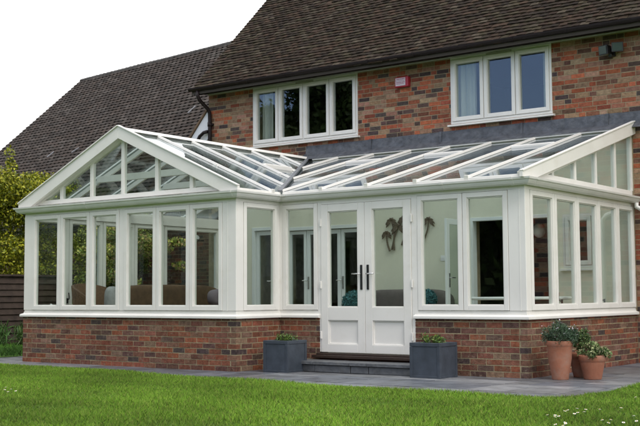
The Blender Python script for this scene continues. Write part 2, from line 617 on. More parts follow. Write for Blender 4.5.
g = MB()
g.box(-1.3, 14, -6.3, 0.3, -0.045, -0.012)
tag(g.build('patio_base', SLATEJ), kind='structure')
g = MB()
y = -6.2
SP = [(0.115, 0.125, 0.145), (0.15, 0.158, 0.175), (0.095, 0.103, 0.12), (0.18, 0.185, 0.195), (0.13, 0.132, 0.14)]
while y < 0.25:
    wv = random.choice([0.3, 0.45, 0.6])
    x = -1.28 + random.uniform(0, 0.4)
    g_x0 = -1.28
    while g_x0 < 11:
        ln = random.choice([0.3, 0.45, 0.6, 0.75, 0.9])
        c = random.choice(SP); kk = random.uniform(0.8, 1.2)
        e = [random.uniform(-0.003, 0.003) for _ in range(4)]
        x0, x1, y0, y1 = g_x0 + 0.004, g_x0 + ln - 0.004, y + 0.004, y + wv - 0.004
        g.hexa([(x0, y0, -0.04), (x1, y0, -0.04), (x1, y1, -0.04), (x0, y1, -0.04),
                (x0, y0, e[0]), (x1, y0, e[1]), (x1, y1, e[2]), (x0, y1, e[3])], tuple(v * kk for v in c))
        g_x0 += ln
    y += wv
tag(g.build('patio', SLATE), kind='structure')


def in_poly(x, y, poly):
    inside = np.zeros(len(x), bool)
    n = len(poly)
    for i in range(n):
        x1, y1 = poly[i]; x2, y2 = poly[(i + 1) % n]
        c = ((y1 > y) != (y2 > y)) & (x < (x2 - x1) * (y - y1) / (y2 - y1 + 1e-12) + x1)
        inside ^= c
    return inside


def to_px(P):
    d = P - np.array(CAM)
    z = d @ np.array(_f)
    return 320 + 1093.74 * (d @ np.array(_r)) / z, 213 - 1093.74 * (d @ np.array(_u)) / z


def blades(name, n, xr, yr, keep, h, wd, pal, patch=0.35):
    x = rng.uniform(*xr, n); y = rng.uniform(*yr, n)
    k = keep(x, y)
    x, y = x[k], y[k]
    n = len(x)
    z0 = np.full(n, 0.0)
    ang = rng.uniform(0, 2 * np.pi, n)
    hh = h * rng.uniform(0.55, 1.25, n) * (1 + 0.25 * np.sin(x * 2.3 + np.sin(y * 1.7) * 2) * np.sin(y * 2.9))
    lean = rng.normal(0, 0.38, (n, 2)) * hh[:, None]
    wv = wd * rng.uniform(0.6, 1.3, n)
    b = np.stack([x, y, z0], 1)
    sd = np.stack([np.cos(ang), np.sin(ang), np.zeros(n)], 1) * wv[:, None] / 2
    tip = b + np.stack([lean[:, 0], lean[:, 1], hh], 1)
    mid = b + np.stack([lean[:, 0] * 0.35, lean[:, 1] * 0.35, hh * 0.6], 1)
    V = np.stack([b - sd, b + sd, mid + sd * 0.8, tip, mid - sd * 0.8], 1).reshape(-1, 3)
    pal = np.asarray(pal)
    c = pal[rng.integers(0, len(pal), n)]
    f = 1 + 0.12 * np.sin(x * .35 + y * 2.4) + patch * (np.sin(x * 0.9 + 1.3 * np.sin(y * 0.8)) * 0.3 + np.sin(x * 3.1 + y * 2.2) * 0.25 + np.sin(y * 5.3 - x * 1.7) * 0.2)
    c = c * (f * rng.uniform(0.75, 1.25, n))[:, None]
    return np_mesh(name, V, 5, c, GRASS)


LP = lawn_poly


def keep_lawn(x, y):
    P = np.stack([x, y, np.zeros(len(x))], 1)
    px, py = to_px(P)
    return in_poly(x, y + rng.normal(0, 0.022, len(x)) + .03 * np.sin(x * 3.1) * np.sin(x * 7.7 + 1), LP) & (px > -180) & (px < 880) & (py < 470) & (x - y * 0 < 14.5)


GP = [(0.14, 0.29, 0.018), (0.155, 0.31, 0.022), (0.122, 0.268, 0.018), (0.18, 0.315, 0.03), (0.235, 0.31, 0.055)]
tag(blades('grass', 1750000, (-4.5, 14.0), (-11.3, 0.25), keep_lawn, 0.045, 0.0052, GP, 0.36), 'mown green lawn grass in front of the patio', 'grass', kind='stuff')
tag(blades('rough_grass', 16000, (-4.15, -1.27), (-5.4, 1.0), lambda x, y: x < -1.2, 0.10, 0.012, [(0.05, 0.13, 0.02), (0.07, 0.17, 0.02)]),
    'darker long grass strip beside the fence on the left', 'grass', kind='stuff')

# daisies
DPX = [(549, 414), (552, 415.5), (555, 414), (560, 415), (563, 410), (570, 409), (575.5, 407.5), (579, 411.5), (585, 408.5), (585, 411), (574, 412.5),
       (563, 421), (567.5, 422), (558, 423), (565, 424.5), (604, 419), (609, 418.7), (606, 421.5), (623, 421), (620.5, 407), (635, 415), (638, 419.5),
       (638, 396), (599, 408.5), (4, 389), (7, 386.5), (8.5, 391), (11.5, 388.5), (17, 390)]


def ray_to(px, py, z):
    d = _f + _r * ((px - 320) / 1093.74) + _u * ((213 - py) / 1093.74)
    t = (z - CAM.z) / d.z
    return CAM + d * t


def make_daisy():
    r = empty('daisy', (0, 0, 0), 'small white daisy flower in the lawn', 'daisy', 'daisies in the lawn')
    m = MB(); m.tube([(0, 0, 0), (0.004, 0.002, 0.03), (0, 0, 0.07)], 0.0018, 5); m.build('stem', LEAFG, r)
    m = MB()
    for k in range(11):
        a = 2 * math.pi * k / 11
        c, s_ = math.cos(a), math.sin(a)
        m.hexa([(0.004 * c + 0.003 * s_, 0.004 * s_ - 0.003 * c, 0.069), (0.015 * c + 0.004 * s_, 0.015 * s_ - 0.004 * c, 0.071),
                (0.015 * c - 0.004 * s_, 0.015 * s_ + 0.004 * c, 0.071), (0.004 * c - 0.003 * s_, 0.004 * s_ + 0.003 * c, 0.069),
                (0.004 * c + 0.003 * s_, 0.004 * s_ - 0.003 * c, 0.071), (0.015 * c + 0.004 * s_, 0.015 * s_ - 0.004 * c, 0.073),
                (0.015 * c - 0.004 * s_, 0.015 * s_ + 0.004 * c, 0.073), (0.004 * c - 0.003 * s_, 0.004 * s_ + 0.003 * c, 0.071)])
    m.build('petals', WHT, r)
    m = MB(); m.blob((0, 0, 0.073), (0.005, 0.005, 0.004), 8, 5); m.build('flower_centre', mat('daisy_yellow', (0.6, 0.4, 0.03), 0.8), r)
    return r


LEAFG = mat('green_stem', (0.06, 0.13, 0.03), 0.7)
d0 = make_daisy()
for i, (a, b) in enumerate(DPX):
    o = d0 if i == 0 else copy_tree(d0)
    q = ray_to(a, b, 0.075)
    o.location = (q.x, q.y, 0)
    o.scale = (.75, .75, .95)
    o.rotation_euler = (random.uniform(-.3, .3), random.uniform(-.3, .3), random.uniform(0, 6))
    o['label'] = ('white daisy in the small cluster at the far left of the lawn' if a < 50 else 'white daisy in the scattered patch on the right of the lawn')

# ------------------------------------------------------------------ main house
ZT, ZB = 4.905, 3.80
WIN1 = (0.92, 3.31, ZB, ZT)
WIN2 = (5.18, 6.975, ZB, ZT)
D1 = (0.90, 1.48, 0.22, 2.27)
D2 = (1.68, 3.46, 0.22, 2.24)
D3 = (5.50, 6.95, 0.22, 2.24)
D4 = (7.10, 7.60, 1.40, 2.22)
HX0, HX1 = -0.22, 12.4
house = empty('brick_house', (4, 2, 0), 'two storey reclaimed brick house with dark tiled roof behind the conservatory', 'house')
HW = Wall((0, 0), (1, 0), (0, -1))
mb = MB()
lay_bricks(mb, HW, HX0, HX1, 3.40, 4.90, PAL_OLD, [WIN1, WIN2], bond='mixed')
lay_bricks(mb, HW, 8.235, HX1, 0.0, 3.395, PAL_OLD, [], bond='mixed')
wall = mb.build('wall', BRICK2, house)
mb = MB()
for (a, b, p, q) in cells(HX0 + .004, HX1 - .004, 0.0, 4.97, [WIN1, WIN2, D1, D2, D3, D4]):
    mb.box(a, b, 0.0035, 0.30, p, q)
mb.box(HX0, HX0 + 0.25, 0.301, 8.4, 0, 4.97)
mb.box(HX1 - 0.25, HX1, 0.301, 8.4, 0, 4.97)
mb.box(HX0 + 0.251, HX1 - 0.251, 8.15, 8.4, 0, 4.97)
mb.build('mortar_joints', MORTAR2, wall)
mb = MB()                                     # gable end walls
for xx in (HX0 + 0.01, HX1 - 0.26):
    mb.prism([(xx, 0.05, 4.971), (xx, 8.35, 4.971), (xx, 4.2, 9.05)], (0.24, 0, 0))
mb.build('gable_wall', MORTAR2, house)
mb = MB()                                     # rendered inner face below the flashing
for (a, b, p, q) in cells(0.07, 8.16, 0.22, 3.44, [D1, D2, D3, D4]):
    mb.box(a, b, -0.014, 0.0035, p, q)
mb.build('rendered_wall', CREAM, house)
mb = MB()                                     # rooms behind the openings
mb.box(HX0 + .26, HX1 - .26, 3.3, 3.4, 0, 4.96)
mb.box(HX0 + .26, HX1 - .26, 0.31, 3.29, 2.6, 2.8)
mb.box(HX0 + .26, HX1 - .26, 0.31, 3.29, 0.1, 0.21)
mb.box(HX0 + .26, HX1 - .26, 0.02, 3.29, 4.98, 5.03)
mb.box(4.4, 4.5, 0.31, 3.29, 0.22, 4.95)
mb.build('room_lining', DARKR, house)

# roof
EY, EZ = -0.42, 4.925
PITCH = math.atan(0.98)
mb = MB()
tiles(mb, (-0.32, EY, EZ), (1, 0, 0), (0, 1, 0), PITCH, 12.9, 66, 0.098, 0.148,
      [(0.034, 0.021, 0.015), (0.025, 0.017, 0.013), (0.042, 0.026, 0.018), (0.030, 0.019, 0.014), (0.020, 0.014, 0.011), (0.038, 0.030, 0.019), (0.027, 0.019, 0.014), (0.052, 0.041, 0.030)], th=0.013, lift=0.012)
roof = mb.build('roof', TILE, house)
mb = MB()
top = (4.2, EZ + 0.98 * (4.2 - EY))
mb.prism([(-0.30, EY + 0.03, EZ + 0.012), (-0.30, top[0], top[1] - 0.01), (-0.30, top[0] * 2 - EY, EZ), (-0.30, top[0] * 2 - EY, EZ - .12), (-0.30, top[0], top[1] - .16), (-0.30, EY + 0.03, EZ - 0.06)], (12.84, 0, 0))
mb.build('roof_deck', mat('roof_deck_dark', (0.05, 0.04, 0.033), 0.9), roof)
mb = MB()
for i in range(28):
    x0 = -0.32 + i * 0.46
    mb.tube([(x0, 4.2, top[1] + 0.03), (x0 + 0.45, 4.2, top[1] + 0.045)], 0.11, 10)
mb.build('ridge_tiles', mat('ridge_clay', (0.07, 0.05, 0.04), 0.9, noise=0.3), roof)
# eaves: soffit, fascia, gutter
mb = MB()
mb.box(-0.30, HX1 + .1, -0.335, -0.31, 4.86, 5.03)
mb.box(-0.30, HX1 + .1, -0.309, -0.004, 4.925, 4.945)
mb.build('fascia', FASC, house, bevel=0.003)
mb = MB(); mb.box(HX0, HX1, -0.03, -0.005, 4.906, 4.924); mb.build('soffit_trim', mat('pale_trim', (0.5, 0.48, 0.47), 0.6), house)
mb = MB()
prof = []
for k in range(9):
    a = math.pi + math.pi * k / 8
    prof.append((0.062 * math.cos(a), 0.062 * math.sin(a)))
for k in range(8, -1, -1):
    a = math.pi + math.pi * k / 8
    prof.append((0.054 * math.cos(a), 0.054 * math.sin(a) + 0.0))
vs, n_ = [], len(prof)
mb.prism([(-0.34, -0.402 + a, 4.985 + b) for a, b in prof][::-1], (12.95, 0, 0))
for xx in (-0.345, 12.61):
    mb.prism([(xx, -0.402 + a, 4.985 + b) for a, b in prof[:9]], (0.008, 0, 0))
for i in range(14):
    xx = 0.2 + i * 0.9
    pr = []
    for k in range(9):
        a = math.pi + math.pi * k / 8
        pr.append((0.069 * math.cos(a), 0.069 * math.sin(a)))
    mb.prism([(xx, -0.402 + a, 4.987 + b) for a, b in pr][::-1], (0.035 if i % 3 else 0.12, 0, 0))
mb.build('gutter', BROWN, house)
mb = MB()
mb.tube([(-0.14, -0.40, 4.93), (-0.14, -0.40, 4.83), (-0.14, -0.34, 4.75), (-0.14, -0.12, 4.62), (-0.14, -0.06, 4.54), (-0.14, -0.055, 4.4), (-0.14, -0.055, 2.6)], 0.036, 10)
mb.tube([(-0.14, -0.055, 4.36), (-0.14, -0.055, 4.28)], 0.046, 10)
mb.box(-0.20, -0.08, -0.05, -0.001, 4.30, 4.34)
mb.build('downpipe', BROWN, house, smooth=True)


def casement(parent, W, u0, u1, z0, z1, panes, depth=(-0.07, 0.0), fw=0.05, sw=0.055, glass=GLASS, name='window', sill=True, vent=None):
    """an outer frame, opening sashes with glass"""
    n0, n1 = depth
    fm = MB()
    W.box(fm, u0, u1, n0, n1, z0, z0 + fw * 0.8)
    W.box(fm, u0, u1, n0, n1, z1 - fw * 0.8, z1)
    W.box(fm, u0, u0 + fw * .7, n0, n1, z0 + fw * 0.8, z1 - fw * 0.8)
    W.box(fm, u1 - fw * .7, u1, n0, n1, z0 + fw * 0.8, z1 - fw * 0.8)
    for a, b in zip(panes[:-1], panes[1:]):
        W.box(fm, a[1], b[0], n0, n1, z0 + fw * 0.8, z1 - fw * 0.8)
    win = fm.build(name, WHITE, parent, bevel=0.004)
    for (a, b) in panes:
        sash(win, W, a + 0.003, b - 0.003, z0 + fw * .8 + 0.003, z1 - fw * .8 - 0.003, n0 + 0.01, n1 + 0.016, sw, glass)
    if sill:
        sm = MB()
        q = [W.P(u0 - .04, n0, z0 - 0.045), W.P(u1 + .04, n0, z0 - 0.045), W.P(u1 + .04, 0.075, z0 - 0.045), W.P(u0 - .04, 0.075, z0 - 0.045),
             W.P(u0 - .04, n0, z0 - 0.002), W.P(u1 + .04, n0, z0 - 0.002), W.P(u1 + .04, 0.075, z0 - 0.016), W.P(u0 - .04, 0.075, z0 - 0.016)]
        if W.u.cross(W.n).z < 0: q = [q[i] for i in (3, 2, 1, 0, 7, 6, 5, 4)]
        sm.hexa(q)
        sm.build('window_sill', WHITE, win, bevel=0.004)
    if vent:
        vm_ = MB(); W.box(vm_, vent[0], vent[1], n1 + 0.0005, n1 + 0.014, z1 - 0.034, z1 - 0.012)
        vm_.build('trickle_vent', mat('vent_grey', (0.35, 0.34, 0.28), 0.6), win)
    return win


def sash(parent, W, u0, u1, z0, z1, n0, n1, sw, glass, name='sash', handle=None):
    m = MB()
    W.box(m, u0, u0 + sw, n0, n1, z0, z1)
    W.box(m, u1 - sw, u1, n0, n1, z0, z1)
    W.box(m, u0 + sw, u1 - sw, n0, n1, z0, z0 + sw)
    W.box(m, u0 + sw, u1 - sw, n0, n1, z1 - sw, z1)
    # inner glazing bead
    i = 0.012
    a, b, c, d = u0 + sw, u1 - sw, z0 + sw, z1 - sw
    nb = n1 - 0.012
    W.box(m, a, a + i, n0 + .01, nb, c, d)
    W.box(m, b - i, b, n0 + .01, nb, c, d)
    W.box(m, a + i, b - i, n0 + .01, nb, c, c + i)
    W.box(m, a + i, b - i, n0 + .01, nb, d - i, d)
    o = m.build(name, WHITE, parent, bevel=0.004)
    gm = MB()
    mid = (n0 + n1) / 2
    W.box(gm, a + .002, b - .002, mid - 0.004, mid + 0.004, c + .002, d - .002)
    gm.build('pane', glass, parent)
    if handle:
        hm = MB()
        zc = z0 + 0.16
        uc = (u0 + sw * 0.5) if handle < 0 else (u1 - sw * .5)
        W.box(hm, uc - .012, uc + .012, n0 - 0.018, n0 - 0.0005, zc, zc + 0.09)
        hm.tube([W.P(uc, n0 - .018, zc + .07), W.P(uc, n0 - .055, zc + .07), W.P(uc, n0 - .06, zc + .02), W.P(uc, n0 - .06, zc - .06)], 0.009, 7)
        hm.build('window_handle', BLACK, parent, smooth=False)
    return o


p1 = [(0.955, 1.53), (1.545, 2.10), (2.125, 2.70), (2.715, 3.275)]
p2 = [(5.215, 5.79), (5.80, 6.355), (6.365, 6.94)]
casement(house, HW, WIN1[0], WIN1[1], ZB, ZT - 0.002, p1, depth=(-0.08, 0.02), glass=UGLASS, vent=(1.95, 2.35))
casement(house, HW, WIN2[0], WIN2[1], ZB, ZT - 0.002, p2, depth=(-0.08, 0.02), glass=UGLASS, vent=(5.85, 6.30))


def curtain(x0, x1, y0, z0, z1, label, group, m=CURT):
    c = MB()
    n = max(8, int((x1 - x0) / 0.015))
    pts = []
    for i in range(n + 1):
        x = x0 + (x1 - x0) * i / n
        pts.append((x, y0 + 0.025 * math.sin(i * 0.9) + 0.008 * math.sin(i * 2.3)))
    for (a, b), (c_, d) in zip(pts, pts[1:]):
        c.hexa([(a, b, z0), (c_, d, z0), (c_, d + .004, z0), (a, b + .004, z0), (a, b, z1), (c_, d, z1), (c_, d + .004, z1), (a, b + .004, z1)])
    tag(c.build('curtain', m), label, 'curtain', group)


curtain(1.02, 1.26, 0.15, 3.55, 4.94, 'pale curtain at the left end of the four pane upstairs window', 'upstairs curtains')
curtain(3.15, 3.27, 0.15, 3.55, 4.94, 'pale curtain at the right end of the four pane upstairs window', 'upstairs curtains')
curtain(5.22, 5.56, 0.15, 3.55, 4.94, 'pale curtain at the left end of the three pane upstairs window', 'upstairs curtains')
curtain(6.76, 6.93, 0.15, 3.55, 4.94, 'pale curtain at the right end of the three pane upstairs window', 'upstairs curtains')

# inner doors between house and conservatory
PAINT = mat('inner_door_white', (0.72, 0.74, 0.74), 0.4)


def leaf_door(parent, W, u0, u1, z0, z1, st, name='door', kick=0.16, n0=-0.06, n1=-0.02, handle=None):
    m = MB()
    W.box(m, u0, u0 + st, n0, n1, z0, z1); W.box(m, u1 - st, u1, n0, n1, z0, z1)
    W.box(m, u0 + st, u1 - st, n0, n1, z0, z0 + kick); W.box(m, u0 + st, u1 - st, n0, n1, z1 - st, z1)
    d = m.build(name, PAINT, parent, bevel=0.003)
    gm = MB(); W.box(gm, u0 + st, u1 - st, (n0 + n1) / 2 - .004, (n0 + n1) / 2 + .004, z0 + kick, z1 - st); gm.build('pane', GLASS, d)
    if handle is not None:
        hm = MB(); W.box(hm, handle - .014, handle + .014, n1, n1 + .012, 1.12, 1.34)
        hm.tube([W.P(handle, n1 + .01, 1.27), W.P(handle, n1 + .05, 1.27), W.P(handle - .11, n1 + .05, 1.27)], 0.009, 6)
        hm.build('door_handle', CHROME, d)
    return d


def door_frame(W, o, posts=(), fw=0.06):
    m = MB()
    W.box(m, o[0], o[0] + fw, -.10, 0.03, o[2], o[3]); W.box(m, o[1] - fw, o[1], -.10, 0.03, o[2], o[3])
    W.box(m, o[0] + fw, o[1] - fw, -.10, 0.03, o[3] - fw, o[3])
    for p in posts: W.box(m, p - .02, p + .02, -.10, 0.025, o[2], o[3] - fw)
    return m.build('door_frame', PAINT, house, bevel=0.003)


f1 = door_frame(HW, D1); leaf_door(f1, HW, 0.965, 1.415, .225, 2.2, 0.075, handle=1.37)
f2 = door_frame(HW, D2)
leaf_door(f2, HW, 1.745, 2.14, .225, 2.17, 0.06)
leaf_door(f2, HW, 2.15, 2.90, .225, 2.17, 0.075, handle=2.19)
leaf_door(f2, HW, 2.91, 3.395, .225, 2.17, 0.065, handle=2.95)
door_frame(HW, D3, fw=0.055)
casement(house, HW, 7.10, 7.60, 1.40, 2.22, [(7.14, 7.56)], depth=(-.08, .015), name='inner_window')
HB = Wall((5.50, -0.03), (0, -1), (1, 0))
leaf_door(house, HB, 0.0, 0.72, .235, 2.2, 0.09, name='open_door', n0=-0.05, n1=-0.01, handle=0.66)
curtain(1.0, 1.4, 0.42, .25, 2.3, 'pale curtain behind the single inner door', 'curtains behind the inner doors')
curtain(3.1, 3.42, 0.42, .25, 2.3, 'pale curtain behind the right leaf of the inner double doors', 'curtains behind the inner doors')

# alarm box, security light
al = empty('alarm_box', (4.26, -0.01, 4.61), 'small red burglar alarm box with pale label between the upstairs windows', 'alarm box')
m = MB(); m.box(4.13, 4.40, -0.085, 0.001, 4.525, 4.70); m.build('case', REDP, al, bevel=0.012)
m = MB(); m.box(4.15, 4.345, -0.0885, -0.0855, 4.548, 4.682); m.build('label_plate', LBLW, al)
m = MB()
for zz, hh in ((4.655, .013), (4.630, .006), (4.600, .012), (4.576, .010)):
    xx = 4.165
    while xx < 4.32:
        ln = random.uniform(.012, .034)
        m.box(xx, min(xx + ln, 4.33), -0.0905, -0.0886, zz, zz + hh); xx += ln + 0.006
m.build('label_print', mat('label_ink', (0.30, 0.04, 0.12), 0.6), al)
fl = empty('security_light', (7.94, -0.01, 4.62), 'black twin head security floodlight high on the brick wall', 'security light')
m = MB(); m.box(7.93, 8.01, -0.05, 0.001, 4.55, 4.66); m.tube([(7.97, -.05, 4.57), (7.97, -.13, 4.55)], 0.03, 10); m.build('bracket', BLACK, fl, bevel=.004)


def flood_head(c, ax):
    hw = Wall((c[0], c[1]), (math.cos(ax), math.sin(ax)), (math.sin(ax), -math.cos(ax)))
    m = MB()
    z = c[2]
    q = [hw.P(-.085, -.05, z - .05), hw.P(.085, -.05, z - .05), hw.P(.085, .05, z - .085), hw.P(-.085, .05, z - .085),
         hw.P(-.07, -.05, z + .055), hw.P(.07, -.05, z + .055), hw.P(.085, .06, z + .06), hw.P(-.085, .06, z + .06)]
    m.hexa(q)
    h = m.build('lamp_head', BLACK, fl, bevel=.006)
    m = MB()
    q = [hw.P(-.07, .053, z - .07), hw.P(.07, .053, z - .07), hw.P(.07, .066, z + .045), hw.P(-.07, .066, z + .045)]
    m.prism(q, hw.n * 0.004)
    m.build('lamp_glass', MESHG, h)


flood_head((7.90, -0.13, 4.645), -0.35)
flood_head((8.09, -0.13, 4.665), 0.3)

# ------------------------------------------------------------------ the lower wing on the left
WA = R(7.7)
wd = Vector((-math.cos(WA), math.sin(WA), 0)); wn = Vector((math.sin(WA), math.cos(WA), 0))
A0 = Vector((-13.12, 8.0, 8.03))
WP = R(42)
DH = (A0.z - 2.7) / math.tan(WP)
eave_left = A0 - wn * DH; eave_left.z = 2.7
wing = empty('house_wing', (-6, 3, 0), 'lower side wing of the house with a long dark tiled roof and gable verge', 'house')
mb = MB()
LW = 13.4
tiles(mb, eave_left, -wd, wn, WP, LW, int(DH / math.cos(WP) / 0.155) + 1, 0.155, 0.20,
      [(0.034, 0.025, 0.021), (0.041, 0.031, 0.026), (0.028, 0.021, 0.018), (0.037, 0.026, 0.021), (0.050, 0.041, 0.036)],
      keep=lambda p: p.x < -0.28, roll=0.016, th=0.018, lift=0.016)
wr = mb.build('roof', TILE2, wing)
mb = MB()
upv = wn * math.cos(WP) + Vector((0, 0, math.sin(WP))); nv = Vector((0, 0, 1)) * math.cos(WP) - wn * math.sin(WP)
rl = DH / math.cos(WP)
a = eave_left - wd * 0.0
RL_ = 12.6
b = eave_left - wd * RL_
mb.prism([a - nv * .03, b - nv * .03, b + upv * rl - nv * .03, a + upv * rl - nv * .03], nv * 0.03)
a2 = a + wn * 2 * DH; b2 = b + wn * 2 * DH
mb.prism([a + upv * rl - nv * .03, b + upv * rl - nv * .03, b2 - Vector((0, 0, 0)), a2], (0, 0, -0.05))
mb.build('roof_deck', mat('wing_deck', (0.06, 0.05, 0.045), 0.9), wr)
mb = MB()
for i in range(30):
    q = a + upv * rl - wd * (i * 0.45 - 0.02) + Vector((0, 0, .02))
    if q.x < -0.6: mb.tube([q - Vector((0, 0, .05)), q - wd * 0.44 - Vector((0, 0, .045))], 0.085, 10)
mb.build('ridge_tiles', mat('ridge_concrete', (0.05, 0.045, 0.042), 0.9, noise=0.3), wr)


def wing_on_roof(px, py):
    d = _f + _r * ((px - 320) / 1093.74) + _u * ((213 - py) / 1093.74)
    t = (eave_left - CAM).dot(nv) / d.dot(nv)
    return CAM + d * t


for (x0, y0, x1, y1) in ((48, 158.5, 55, 153), (72.5, 154, 80, 149), (189, 114.5, 196.5, 107.5)):
    q0, q1 = wing_on_roof(x0, y0), wing_on_roof(x1, y1)
    m = MB(); m.beam(q0 + nv * .03, q1 + nv * .03, 0.032, 0.0, 0.03, up=nv); m.build('lead_strip', LEADT, wr)
# wing walls
WW = Wall((-0.26, 0.62), wd[:2], (-wn)[:2])
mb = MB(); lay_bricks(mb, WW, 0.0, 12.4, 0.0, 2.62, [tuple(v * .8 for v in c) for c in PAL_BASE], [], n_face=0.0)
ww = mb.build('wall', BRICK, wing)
mb = MB(); WW.box(mb, 0.01, 12.4, -0.25, -0.006, 0, 2.62)
g0 = WW.P(12.35, -0.01, 2.62); 
mb.prism([g0, g0 + wn * (2 * DH - .6), g0 + wn * (DH - .3) + Vector((0, 0, 4.9))], wd * -0.2)
mb.build('mortar_joints', MORTAR, ww)
mb = MB(); mb.beam(eave_left + wn * .12 + Vector((0, 0, -.02)), eave_left - wd * 12.5 + wn * .12 + Vector((0, 0, -.02)), 0.03, -0.16, 0.0); mb.build('fascia', FASC, wing)
mb = MB(); mb.beam(eave_left + Vector((0, 0, -.05)) - wn * .0, eave_left + Vector((0, 0, -.05)) - wd * 12.6, 0.11, -0.05, 0.03); mb.build('gutter', BROWN, wing)
# white bargeboard against the corner of the main house
bb = empty('bargeboard', (-0.5, 0.1, 4.2), 'white sloping bargeboard with brown tile edge beside the brown downpipe', 'bargeboard')
m = MB(); m.prism([(-0.225, -0.02, 4.60), (-0.225, -0.02, 4.05), (-0.95, -0.02, 3.4), (-0.95, -0.02, 3.78)], (0, .03, 0)); m.build('board', BBOARD, bb)
m = MB(); m.beam((-0.225, 0.0, 4.61), (-0.97, 0.0, 3.78), 0.10, 0.0, 0.035, up=(0, 0, 1)); m.build('tile_edge', mat('verge_tile', (0.16, 0.10, 0.06), 0.8, noise=.3), bb)
m = MB(); m.tube([(-0.18, -.08, 4.18), (-0.28, -.08, 4.17), (-0.38, -.08, 4.11), (-0.44, -.08, 4.02), (-0.45, -.08, 3.7)], 0.035, 9)
m.build('pipe_bend', BROWN, bb, smooth=True)
# wall lamp on the wing
wl = empty('wall_lamp', (-0.95, 0.7, 2.1), 'pale tilted outdoor lamp on the dark brick wing wall', 'wall lamp')
m = MB(); m.tube([(-1.08, 0.42, 2.02), (-0.86, 0.36, 2.18)], 0.055, 12); m.build('shade', mat('lamp_white', (0.6, 0.62, 0.62), 0.4), wl)
m = MB(); m.tube([(-0.95, 0.66, 2.12), (-0.96, 0.44, 2.12)], 0.015, 8); m.build('arm', BLACK, wl)

# ------------------------------------------------------------------ conservatory
W_, G_, L_, R_ = 4.44, 4.54, 3.60, 8.23
ZS, ZE = 0.70, 2.33
cons = empty('conservatory', (4, -2, 0), 'white framed L shaped conservatory with glass roof on a low brick wall', 'conservatory')
Wl = Wall((0, 0), (0, -1), (-1, 0))
Wf = Wall((0, -G_), (1, 0), (0, -1))
Ws = Wall((W_, -G_), (0, 1), (1, 0))
Wc = Wall((W_, -L_), (1, 0), (0, -1))
Wr = Wall((R_, -L_), (0, 1), (1, 0))

# dwarf brick wall
mb = MB()
lay_bricks(mb, Wl, 0, G_, 0.0, ZS, PAL_BASE, corner=(0, 1))
lay_bricks(mb, Wf, 0, W_, 0.0, ZS, PAL_BASE, corner=(2, 2))
lay_bricks(mb, Ws, 0, G_ - L_ - 0.001, 0.0, ZS, PAL_BASE, corner=(1, 0))
lay_bricks(mb, Wc, 0.004, 5.13 - W_, 0.0, ZS, PAL_BASE, ph=0.06)
dw = mb.build('brick_wall', BRICK, cons)
mb = MB(); k_ = 0.003
Wl.box(mb, 0, G_ - .02, -0.2, -k_, 0, ZS - .002)
Wf.box(mb, k_, W_ - k_, -0.2, -k_, 0, ZS - .003)
Ws.box(mb, .02, G_ - L_ + .01, -0.2, -k_, 0, ZS - .004)
Wc.box(mb, -.1, 5.13 - W_ - .004, -0.2, -k_, 0, ZS - .005)
mb.build('mortar_joints', MORTAR, dw)
mb = MB()
lay_bricks(mb, Wc, 6.66 - W_, R_ - W_, 0.0, ZS, PAL_BASE, corner=(0, 2), ph=0.1)
lay_bricks(mb, Wr, 0, L_ - 0.004, 0.0, ZS, PAL_BASE, corner=(1, 0))
dw = mb.build('brick_wall', BRICK, cons)
mb = MB()
Wc.box(mb, 6.66 - W_ + .004, R_ - W_ - k_, -0.2, -k_, 0, ZS - .003)
Wr.box(mb, .02, L_, -0.2, -k_, 0, ZS - .004)
mb.build('mortar_joints', MORTAR, dw)
mb = MB()
Wl.box(mb, 0, G_ - .2, -0.215, -.2005, .225, ZS); Wf.box(mb, .216, W_ - .2, -0.215, -.2005, .225, ZS - .001)
Wc.box(mb, 0, 5.13 - W_, -0.215, -.2005, .225, ZS); Wc.box(mb, 6.66 - W_, R_ - W_ - .216, -0.215, -.2005, .225, ZS)
Wr.box(mb, .2, L_, -0.215, -.2005, .225, ZS - .001)
mb.build('inner_wall_lining', CREAM, cons)
mb = MB(); mb.box(0.19, W_ - .19, -G_ + .19, -0.0145, 0.03, 0.221); mb.box(W_ - .19, R_ - .19, -L_ + .19, -0.0145, 0.03, 0.2195)
mb.build('floor', FLOORM, cons)


def sweep(mb, path, prof, closed=False):
    """path: list of (x,y); prof: list of (outward offset, z); outward is to the right of travel"""
    n = len(path); rings = []
    for i in range(n):
        p = Vector(path[i])
        d0 = (Vector(path[i]) - Vector(path[i - 1])).normalized() if i > 0 else None
        d1 = (Vector(path[i + 1]) - Vector(path[i])).normalized() if i < n - 1 else None
        if d0 is None: d0 = d1
        if d1 is None: d1 = d0
        n0 = Vector((d0.y, -d0.x)); n1 = Vector((d1.y, -d1.x))
        m = (n0 + n1).normalized(); k = 1 / max(0.2, m.dot(n0))
        rings.append([(p.x + m.x * k * o, p.y + m.y * k * o, z) for o, z in prof])
    q = len(prof); vs = [v for r in rings for v in r]; fs = []
    for i in range(n - 1):
        for k in range(q):
            fs.append((i * q + k, i * q + (k + 1) % q, (i + 1) * q + (k + 1) % q, (i + 1) * q + k))
    fs.append(tuple(range(q - 1, -1, -1))); fs.append(tuple((n - 1) * q + k for k in range(q)))
    mb.add(vs, [f[::-1] for f in fs])


